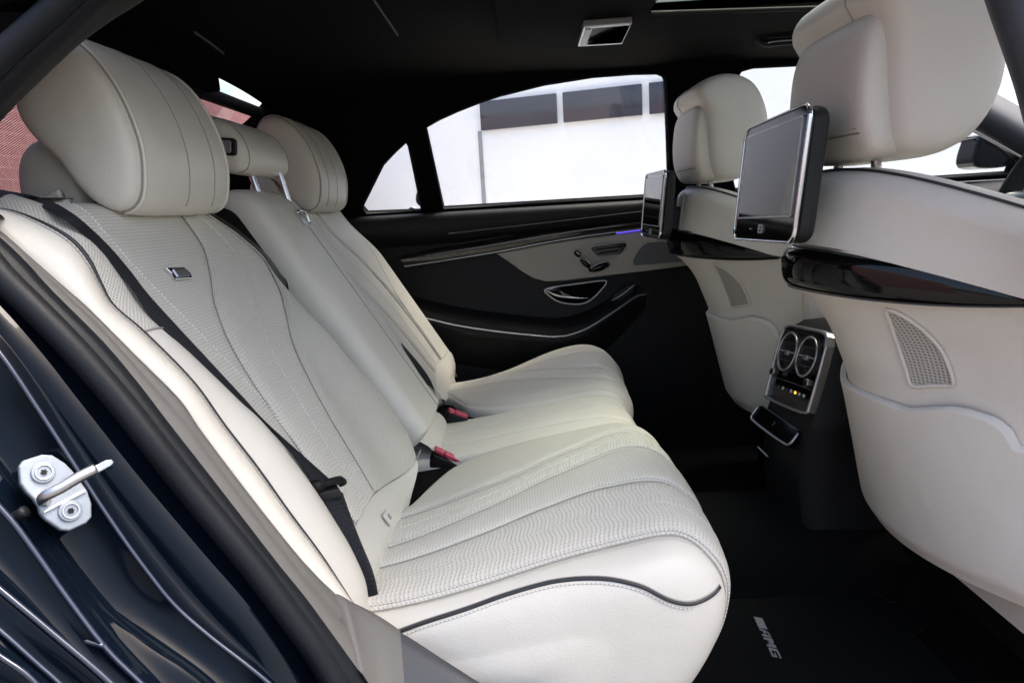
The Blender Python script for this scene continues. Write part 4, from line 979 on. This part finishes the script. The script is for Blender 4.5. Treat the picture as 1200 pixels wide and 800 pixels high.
for k, (mt_, sz) in enumerate((('dark_trim', .0035), ('white_print', .0035), ('dark_trim', .003), ('white_print', .0035), ('amber', .0035), ('white_print', .003), ('white_print', .0035))):
    box('control_mark', K(-cW*.27+cW*.09*k, -cH*.30, -.003), ex*sz, ey*.0030, ez*.0008, mt_, ct, .0006)
# drawer below
dA, dB, dC, dD = P(890, 474, .085), P(937, 506, -.07), P(920, 520, -.07), P(884, 489, .085)
dx_ = (dB-dA).normalized(); dH = ((dA-dD).length+(dB-dC).length)/2; dW = (dB-dA).length; dy_ = ((dA-dD)+(dB-dC)).normalized(); dz_ = dx_.cross(dy_).normalized(); dy_ = dz_.cross(dx_).normalized(); dc = (dA+dB+dC+dD)/4
if dz_.x > 0: dz_ = -dz_
dw_ = plate('drawer', rrect(dW, dH*1.15, .010), [], .02, dc-dz_*.012, dx_, dy_, 'piano', ct, .002)
tube('drawer_rim', [dc+dx_*a+dy_*b for a, b in [(-dW/2, dH*.40), (-dW/2+.002, -dH*.45), (-dW/2+.02, -dH*.60), (0, -dH*.64), (dW/2-.02, -dH*.60), (dW/2-.002, -dH*.45), (dW/2, dH*.40)]], .0028, 'satin_metal', dw_, 6, 40)
box('drawer_mark', dc+dz_*.0, dx_*.002, dy_*.006, dz_*.0006, 'dark_trim', dw_, 0)
o_ = tube('tunnel_mark', [P(888, 523, .02), P(900, 535, .0)], .0018, 'satin_metal', ct, 6, 4)
# console body behind the face
bodyc = [[K(-cW*.47, cH*.46, -.012), K(-cW*.47, -cH*.5, -.012), K(-cW*.47, -cH*.62, -.01), V(.53, .085, .22), V(.55, .10, .02)], [K(0, cH*.49, -.014), K(0, -cH*.5, -.014), K(0, -cH*.62, -.012), V(.52, 0, .22), V(.54, 0, .02)], [K(cW*.47, cH*.46, -.012), K(cW*.47, -cH*.5, -.012), K(cW*.47, -cH*.62, -.01), V(.54, -.085, .22), V(.56, -.10, .02)]]
loft('console_back', bodyc, 30, 'black_plastic', ct, 8)
for s, e in ((1, bodyc[0]), (-1, bodyc[2])):
    loft('console_side', [e, [p+V(.03, s*.012, .0) for p in e], [V(p.x+.55, s*.115, p.z) for p in e]], 30, 'black_leather', ct, 12)
loft('console_top', [[bodyc[0][0], bodyc[1][0], bodyc[2][0]], [p+V(.05, 0, .018) for p in (bodyc[0][0], bodyc[1][0], bodyc[2][0])], [V(1.1, y, .53) for y in (.115, 0, -.115)]], 12, 'black_leather', ct, 12)
# raised tunnel in the rear footwell
struct(loft('floor_tunnel', [[V(x, -.17, .003), V(x, -.13, .10), V(x, -.06, .145), V(x, .06, .145), V(x, .13, .10), V(x, .17, .003)] for x in (.05, .3, .56, .9)], 30, 'carpet', None, 8))
# seat base riser below the rear cushions
struct(patch('seat_riser', lambda a, b: V(.14+.02*b, -.66+1.32*a, -.01+.16*b), 20, 6, 'carpet'))
# front seat rails and dark underside
for y, l in ((-.38, fs_n), (.38, fs_f)):
    t = abox('seat_base', .70, 1.15, y-.21, y+.21, .10, .23, 'carpet', l, .02)
    for s in (-.16, .16): abox('rail', .68, 1.2, y+s-.02, y+s+.02, .012, .10, 'carpet', t, .006)

# ================================================================== floor mat with embroidered letters
fm = thing('floor_mat', 'black carpet mat with silver AMG lettering in the near footwell', 'floor mat')
mo = [PZ(a, b, .014) for a, b in [(852, 702), (930, 701), (1018, 696), (1030, 699), (1040, 708), (1070, 712), (1085, 703), (1120, 700)]]
mo2 = [(p.x, p.y) for p in mo] + [(.66, -.30), (.66, -.64), (.20, -.64), (.17, -.60), (.17, mo[0].y)]
plate('mat_body', mo2, [], .010, V(0, 0, .016), V(1, 0, 0), V(0, 1, 0), 'mat_carpet', fm, .002)
tube('mat_binding', [V(a, b, .019) for a, b in mo2], .0035, 'black_leather', fm, 6, None, True)
# letters: stroke outlines laid along the direction seen in the photo
Lz = .0215
o0 = PZ(883, 722, Lz); o1 = PZ(905, 769, Lz); lx = (o1-o0); LW = lx.length; lx.normalize(); wv1 = PZ(893, 724, Lz)-o0; ly = wv1 - lx*wv1.dot(lx); LH = ly.length; ly.normalize()
shear = wv1.dot(lx)
def lt(name, polys):
    vs = []; fs = []
    for poly in polys:
        b = len(vs); k = len(poly)
        for z in (Lz-.002, Lz+.0012):
            vs += [V(*(o0+lx*(x*LW + shear*(y-.0))+ly*(y*LH)).xy, z) for x, y in poly]
        fs.append(tuple(range(b, b+k))); fs.append(tuple(range(b+2*k-1, b+k-1, -1)))
        for i in range(k): fs.append((b+i, b+(i+1) % k, b+k+(i+1) % k, b+k+i))
    return mesh(name, vs, fs, 'silver_thread', fm, [(v.x, v.y) for v in vs], False)
# x runs along the word, y is letter height (1 = cap height)
for k in range(5): lt('stripe', [[(.012+.058*k, 0), (.058+.058*k, 0), (.058+.058*k, 1), (.012+.058*k, 1)]])
lt('letter', [[(.315, 0), (.355, 0), (.42, 1), (.38, 1)], [(.38, .80), (.50, .80), (.50, 1), (.38, 1)], [(.465, 0), (.505, 0), (.505, 1), (.465, 1)], [(.36, .30), (.47, .30), (.47, .48), (.37, .48)]])
lt('letter', [[(.545, 0), (.585, 0), (.585, 1), (.545, 1)], [(.575, 1), (.625, 1), (.670, .28), (.630, .28)], [(.630, .28), (.670, .28), (.735, 1), (.690, 1)], [(.715, 0), (.755, 0), (.755, 1), (.715, 1)]])
lt('letter', [[(.795, 0), (.835, 0), (.835, 1), (.795, 1)], [(.83, .80), (.99, .80), (.99, 1), (.83, 1)], [(.83, 0), (.99, 0), (.99, .20), (.83, .20)], [(.95, .15), (.99, .15), (.99, .56), (.95, .56)], [(.895, .40), (.96, .40), (.96, .56), (.895, .56)]])

# ================================================================== near door opening
# weatherstrip bulb
rp_ = [(110, -40, -.68), (80, -5, -.69), (40, 32, -.70), (0, 68, -.712), (-45, 120, -.725), (-72, 180, -.735), (-62, 240, -.745), (-25, 290, -.755), (0, 322, -.76), (35, 357, -.762), (72, 394, -.764), (108, 433, -.765), (150, 482, -.766), (183, 524, -.768), (220, 571, -.768), (262, 622, -.77), (302, 671, -.772), (340, 722, -.775), (368, 760, -.777), (396, 806, -.78), (440, 870, -.785)]
wst = thing('weatherstrip', 'dark rubber door seal running diagonally round the near door opening', 'door seal')
tube('seal_bulb', [P(*p) for p in rp_], .0125, 'rubber', wst, 14, 120)
# lip between bulb and inner trim
lipx = [(169, -45, -.66), (130, -12, -.67), (60, 55, -.69), (20, 95, -.70), (-30, 150, -.715), (-52, 200, -.722), (-40, 250, -.728), (0, 278, -.73), (30, 306, -.735), (60, 339, -.737), (120, 399, -.74), (160, 446, -.742), (200, 498, -.744), (240, 549, -.745), (292, 616, -.748), (326, 660, -.75), (360, 702, -.752), (395, 750, -.755), (431, 800, -.758), (480, 870, -.76)]
lc_ = cat([P(*p) for p in lipx], 120); bc_ = cat([P(*p) for p in rp_], 120)
grid('seal_lip', [[a+V(-.012, .012, -.008), a+V(0, 0, 0), a.lerp(b, .4)+V(.003, -.003, .003), a.lerp(b, .75), b] for a, b in zip(lc_, bc_)], 'rubber', wst)
# upper C pillar inner trim
ctm = thing('pillar_trim', 'black inner pillar trim at the upper left of the door opening', 'pillar trim')
inn_px = [(230, -45, -.58), (169, 0, -.60), (130, 25, -.605), (94, 52, -.61), (49, 94, -.62), (10, 133, -.63), (-25, 175, -.64), (-38, 215, -.65), (-25, 245, -.66), (5, 262, -.67)]
loft('trim', [[P(*p) for p in lipx[:8]], [(P(*a)+P(*b))/2+V(.015, -.02, .015) for a, b in zip([lipx[0], lipx[1], lipx[2], lipx[3], lipx[4], lipx[5], lipx[6], lipx[7]], [inn_px[0], inn_px[1], inn_px[3], inn_px[4], inn_px[5], inn_px[6], inn_px[8], inn_px[9]])], [P(*p) for p in inn_px], [P(*p)+V(-.06, .03, .0) for p in inn_px]], 50, 'black_plastic', ctm, 20)
loft('quarter_panel', [[P(*p)+V(-.06, .03, 0) for p in inn_px[1:]], [V(-.95, -.60, 1.06), V(-1.05, -.62, .98), V(-1.1, -.64, .86)]], 20, 'headliner', ctm, 6)
# grey lower trim between seat bolster and seal
gt = thing('sill_trim', 'grey plastic trim between the near door seal and cream seat bolster', 'trim')
g_in = [(-30, 256, -.705), (0, 270, -.705), (37, 302, -.705), (71, 332, -.706), (105, 362, -.706), (157, 414, -.708), (210, 467, -.71), (235, 503, -.71), (277, 559, -.71), (319, 613, -.71), (356, 658, -.71), (390, 692, -.70), (412, 705, -.69)]
g_out = lipx[7:19]
def rows3(A_, B_, n_): return cat([P(*p) for p in A_], n_), cat([P(*p) for p in B_], n_)
ga, gb = rows3(g_in, g_out[:-1]+[(431, 800, -.758)], 80)
grid('upper_trim', [[a+V(-.02, .012, -.02), a, a.lerp(b, .3)+V(.003, -.004, .002), a.lerp(b, .42)+V(-.001, 0, -.001), a.lerp(b, .5)+V(.003, -.004, .003), a.lerp(b, .8)+V(.002, -.002, .002), b] for a, b in zip(ga, gb)], 'grey_plastic', gt)
low_in = [P(*p)+(V(-.010, .012, -.010) if p[0] < 390 else V(.0015, -.002, .0015)) for p in [(384, 686, -.702), (400, 697, -.697), (412, 704.5, -.692), (430, 714, -.69), (450, 726, -.69), (468, 738, -.69)]]; low_out = [P(*p)+(V(-.010, .012, -.010) if p[0] < 415 else V(.0015, -.002, .0015)) for p in [(408, 768, -.757), (421, 786, -.757), (431, 800, -.758), (445, 822, -.758), (460, 842, -.76), (475, 862, -.76)]]
loft('lower_trim', [[p+V(0, .012, -.05) for p in low_in], low_in, [(a+b)/2+V(.002, -.004, .004) for a, b in zip(low_in, low_out)], low_out], 24, 'grey_plastic', gt, 16)
dk_in = [P(*p) for p in [(468, 738, -.69), (490, 752, -.69), (515, 769, -.692), (540, 785, -.695), (562, 799, -.70), (600, 820, -.70), (700, 862, -.70), (900, 890, -.70)]]; dk_out = [P(*p) for p in [(475, 862, -.76), (520, 900, -.76), (560, 925, -.76), (600, 945, -.76), (650, 960, -.76), (700, 970, -.76), (800, 980, -.76), (1000, 990, -.76)]]
loft('sill_panel', [[p+V(0, .012, -.06) for p in dk_in], dk_in, [(a+b)/2+V(.002, -.004, .006) for a, b in zip(dk_in, dk_out)], dk_out], 40, 'dark_trim', gt, 16)

# painted door jamb and rear wing
jb = thing('car_body', 'glossy dark blue painted door jamb and rear wing at the lower left', 'car body')
C1 = [(-95, 240, -.755), (-60, 300, -.765), (0, 358, -.775), (50, 415, -.778), (93, 470, -.78), (160, 555, -.782), (236, 645, -.785), (296, 715, -.788), (350, 795, -.79), (410, 880, -.795)]
C2 = [(-110, 270, -.76), (-60, 332, -.768), (0, 395, -.778), (45, 456, -.782), (80, 512, -.785), (135, 594, -.787), (200, 680, -.79), (250, 735, -.793), (320, 800, -.796), (390, 880, -.80)]
C3 = [(-120, 285, -.79), (-60, 345, -.80), (0, 414, -.81), (45, 480, -.813), (90, 549, -.815), (124, 601, -.817), (161, 654, -.82), (202, 706, -.822), (244, 744, -.825), (315, 800, -.83), (400, 880, -.835)]
C4 = [(-180, 380, -.83), (-100, 450, -.835), (-40, 500, -.838), (0, 545, -.84), (40, 600, -.843), (80, 652, -.846), (120, 705, -.85), (165, 745, -.853), (240, 800, -.856), (330, 880, -.86)]
C5 = [(-220, 420, -.86), (-130, 490, -.865), (-60, 535, -.868), (5, 600, -.87), (40, 645, -.872), (75, 695, -.875), (122, 757, -.88), (165, 800, -.882), (250, 880, -.885)]
C6 = [(-250, 500, -.90), (-150, 560, -.902), (-60, 640, -.905), (0, 690, -.908), (60, 740, -.91), (130, 800, -.912), (210, 880, -.915)]
C7 = [(-250, 540, -.92), (-150, 610, -.92), (-60, 690, -.92), (0, 738, -.92), (45, 778, -.92), (75, 805, -.92), (150, 880, -.92)]
C8 = [(-260, 600, -.935), (-150, 660, -.935), (-60, 728, -.935), (0, 768, -.935), (45, 803, -.935), (100, 880, -.935)]
NJ = 110
cv = [cat([P(*p) for p in c], NJ) for c in (C1, C2, C3, C4, C5, C6, C7, C8)]
bj = cat([P(*p) for p in rp_[6:]], NJ)
j1 = []
for i in range(NJ):
    c = [q[i] for q in cv]
    j1.append([bj[i]+V(-.004, .006, -.004), bj[i].lerp(c[0], .6)+V(-.012, .004, -.010), c[0]] + [c[0].lerp(c[1], .6)+V(-.006, .002, -.004)] + [c[1]] + [c[2]])
grid('inner_flange', j1, 'paint', jb)
j2 = []
for i in range(NJ):
    c = [q[i] for q in cv]
    pts = [c[2], c[2].lerp(c[3], .3)+V(-.010, 0, -.008), c[2].lerp(c[3], .8)+V(-.008, 0, -.006), c[3], c[3].lerp(c[4], .5)+V(-.003, .0, -.003), c[4]]
    j2.append(cat(pts, 24))
grid('door_jamb', j2, 'paint', jb)
j3 = []
for i in range(NJ):
    c = [q[i] for q in cv]
    j3.append(cat([c[4], c[4].lerp(c[5], .4)+V(-.014, 0, -.010), c[5], c[5].lerp(c[6], .5)+V(-.008, 0, -.006), c[6], c[6].lerp(c[7], .5)+V(-.006, 0, -.004), c[7], c[7]+V(-.05, -.012, -.02), c[7]+V(-.25, -.015, -.05)], 40))
grid('rear_wing', j3, 'paint', jb)
for c_, r_ in ((2, .0022), (4, .0026), (5, .0024), (6, .002), (7, .002)): tube('crease', [q+V(.0005, -.0008, .0005) for q in cv[c_]], r_, 'paint_glint', jb, 10)
tube('crease', [P(*p) for p in [(-20, 655, -.880), (5, 676, -.880), (30, 703, -.880), (60, 725, -.880), (95, 748, -.881), (122, 757, -.882)]], .0024, 'paint_glint', jb, 10, 30)

# striker
st = thing('door_striker', 'pale metal door striker plate with two bolts and loop on the jamb', 'striker')
sY = -.838
sn = V(.75, -.55, .35).normalized()
so_c = P(65, 579, sY)
def S(px, py, off=0.0): return PP(px, py, so_c+sn*off, sn)
sex = (S(90, 560)-S(40, 600)).normalized(); sey = sn.cross(sex).normalized()
def s2(pix): return [((S(a, b)-so_c).dot(sex), (S(a, b)-so_c).dot(sey)) for a, b in pix]
spx = [(21, 547), (26, 540), (48, 533), (60, 533.5), (75, 543), (84, 552), (101, 575), (106, 590), (106, 606), (100, 613), (80, 622), (70, 621), (52, 609), (46, 602), (44, 594), (38, 585), (30, 577), (23, 567)]
plate('striker_plate', s2(spx), [], .007, so_c, sex, sey, 'zinc', st, .0016)
for bx, by in ((50.5, 553.5), (82, 598.5)):
    c_ = S(bx, by, .004); o2 = ellipse(.0092, .0092, 28)
    b_ = plate('bolt', o2, [], .004, c_, sex, sey, 'zinc', st, .001)
    plate('bolt_ring', ellipse(.0068, .0068, 24), [ellipse(.0056, .0056, 24)], .003, c_+sn*.0018, sex, sey, 'satin_metal', b_, .0003)
    plate('bolt_socket', [(.0028*(1 if k % 2 else .62)*math.cos(k*math.pi/6), .0028*(1 if k % 2 else .62)*math.sin(k*math.pi/6)) for k in range(12)], [], .003, c_+sn*.0022, sex, sey, 'buckle_black', b_)
tube('striker_loop', [S(52, 588, .0), S(51, 583, .018), S(58, 578, .026), S(72, 571, .030), S(92, 559, .034), S(112, 549, .036)], [.0052, .0052, .0048, .0042, .0044, .0050, .0050, .0048], 'satin_metal', st, 12, 24)
plate('loop_flat', s2([(82, 560), (108, 546.5), (114, 546), (117, 549), (114, 553), (88, 567)]), [], .004, so_c+sn*.034, sex, sey, 'zinc', st, .001)
plate('plate_step', s2([(48, 599.5), (97, 573.5), (99, 577), (49, 602.5)]), [], .003, so_c+sn*.0042, sex, sey, 'satin_metal', st, .0005)
tube('bump_stop', [S(17, 607, -.004), S(30, 598, .004)], .005, 'rubber', st, 8, 4)
# near B pillar
nb = thing('near_pillar', 'dark pillar at the upper right edge in front of the windscreen', 'pillar')
pa = [P(*p) for p in [(1143, -60, -.64), (1162, 0, -.655), (1183, 60, -.67), (1201, 118, -.68), (1225, 220, -.70), (1260, 420, -.72)]]
pb = [p+V(.10, -.03, 0) for p in pa]
loft('pillar_trim', [[p+V(.03, .05, 0) for p in pa], pa, [p+V(.03, -.03, 0) for p in pa], pb], 30, 'dark_trim', nb, 14)
# near front door, closed
nd = thing('front_door', 'closed near front door beyond the near seat', 'door')
abox('door_body', .72, 1.6, -.80, -.74, .05, .78, 'black_leather', nd, .02)
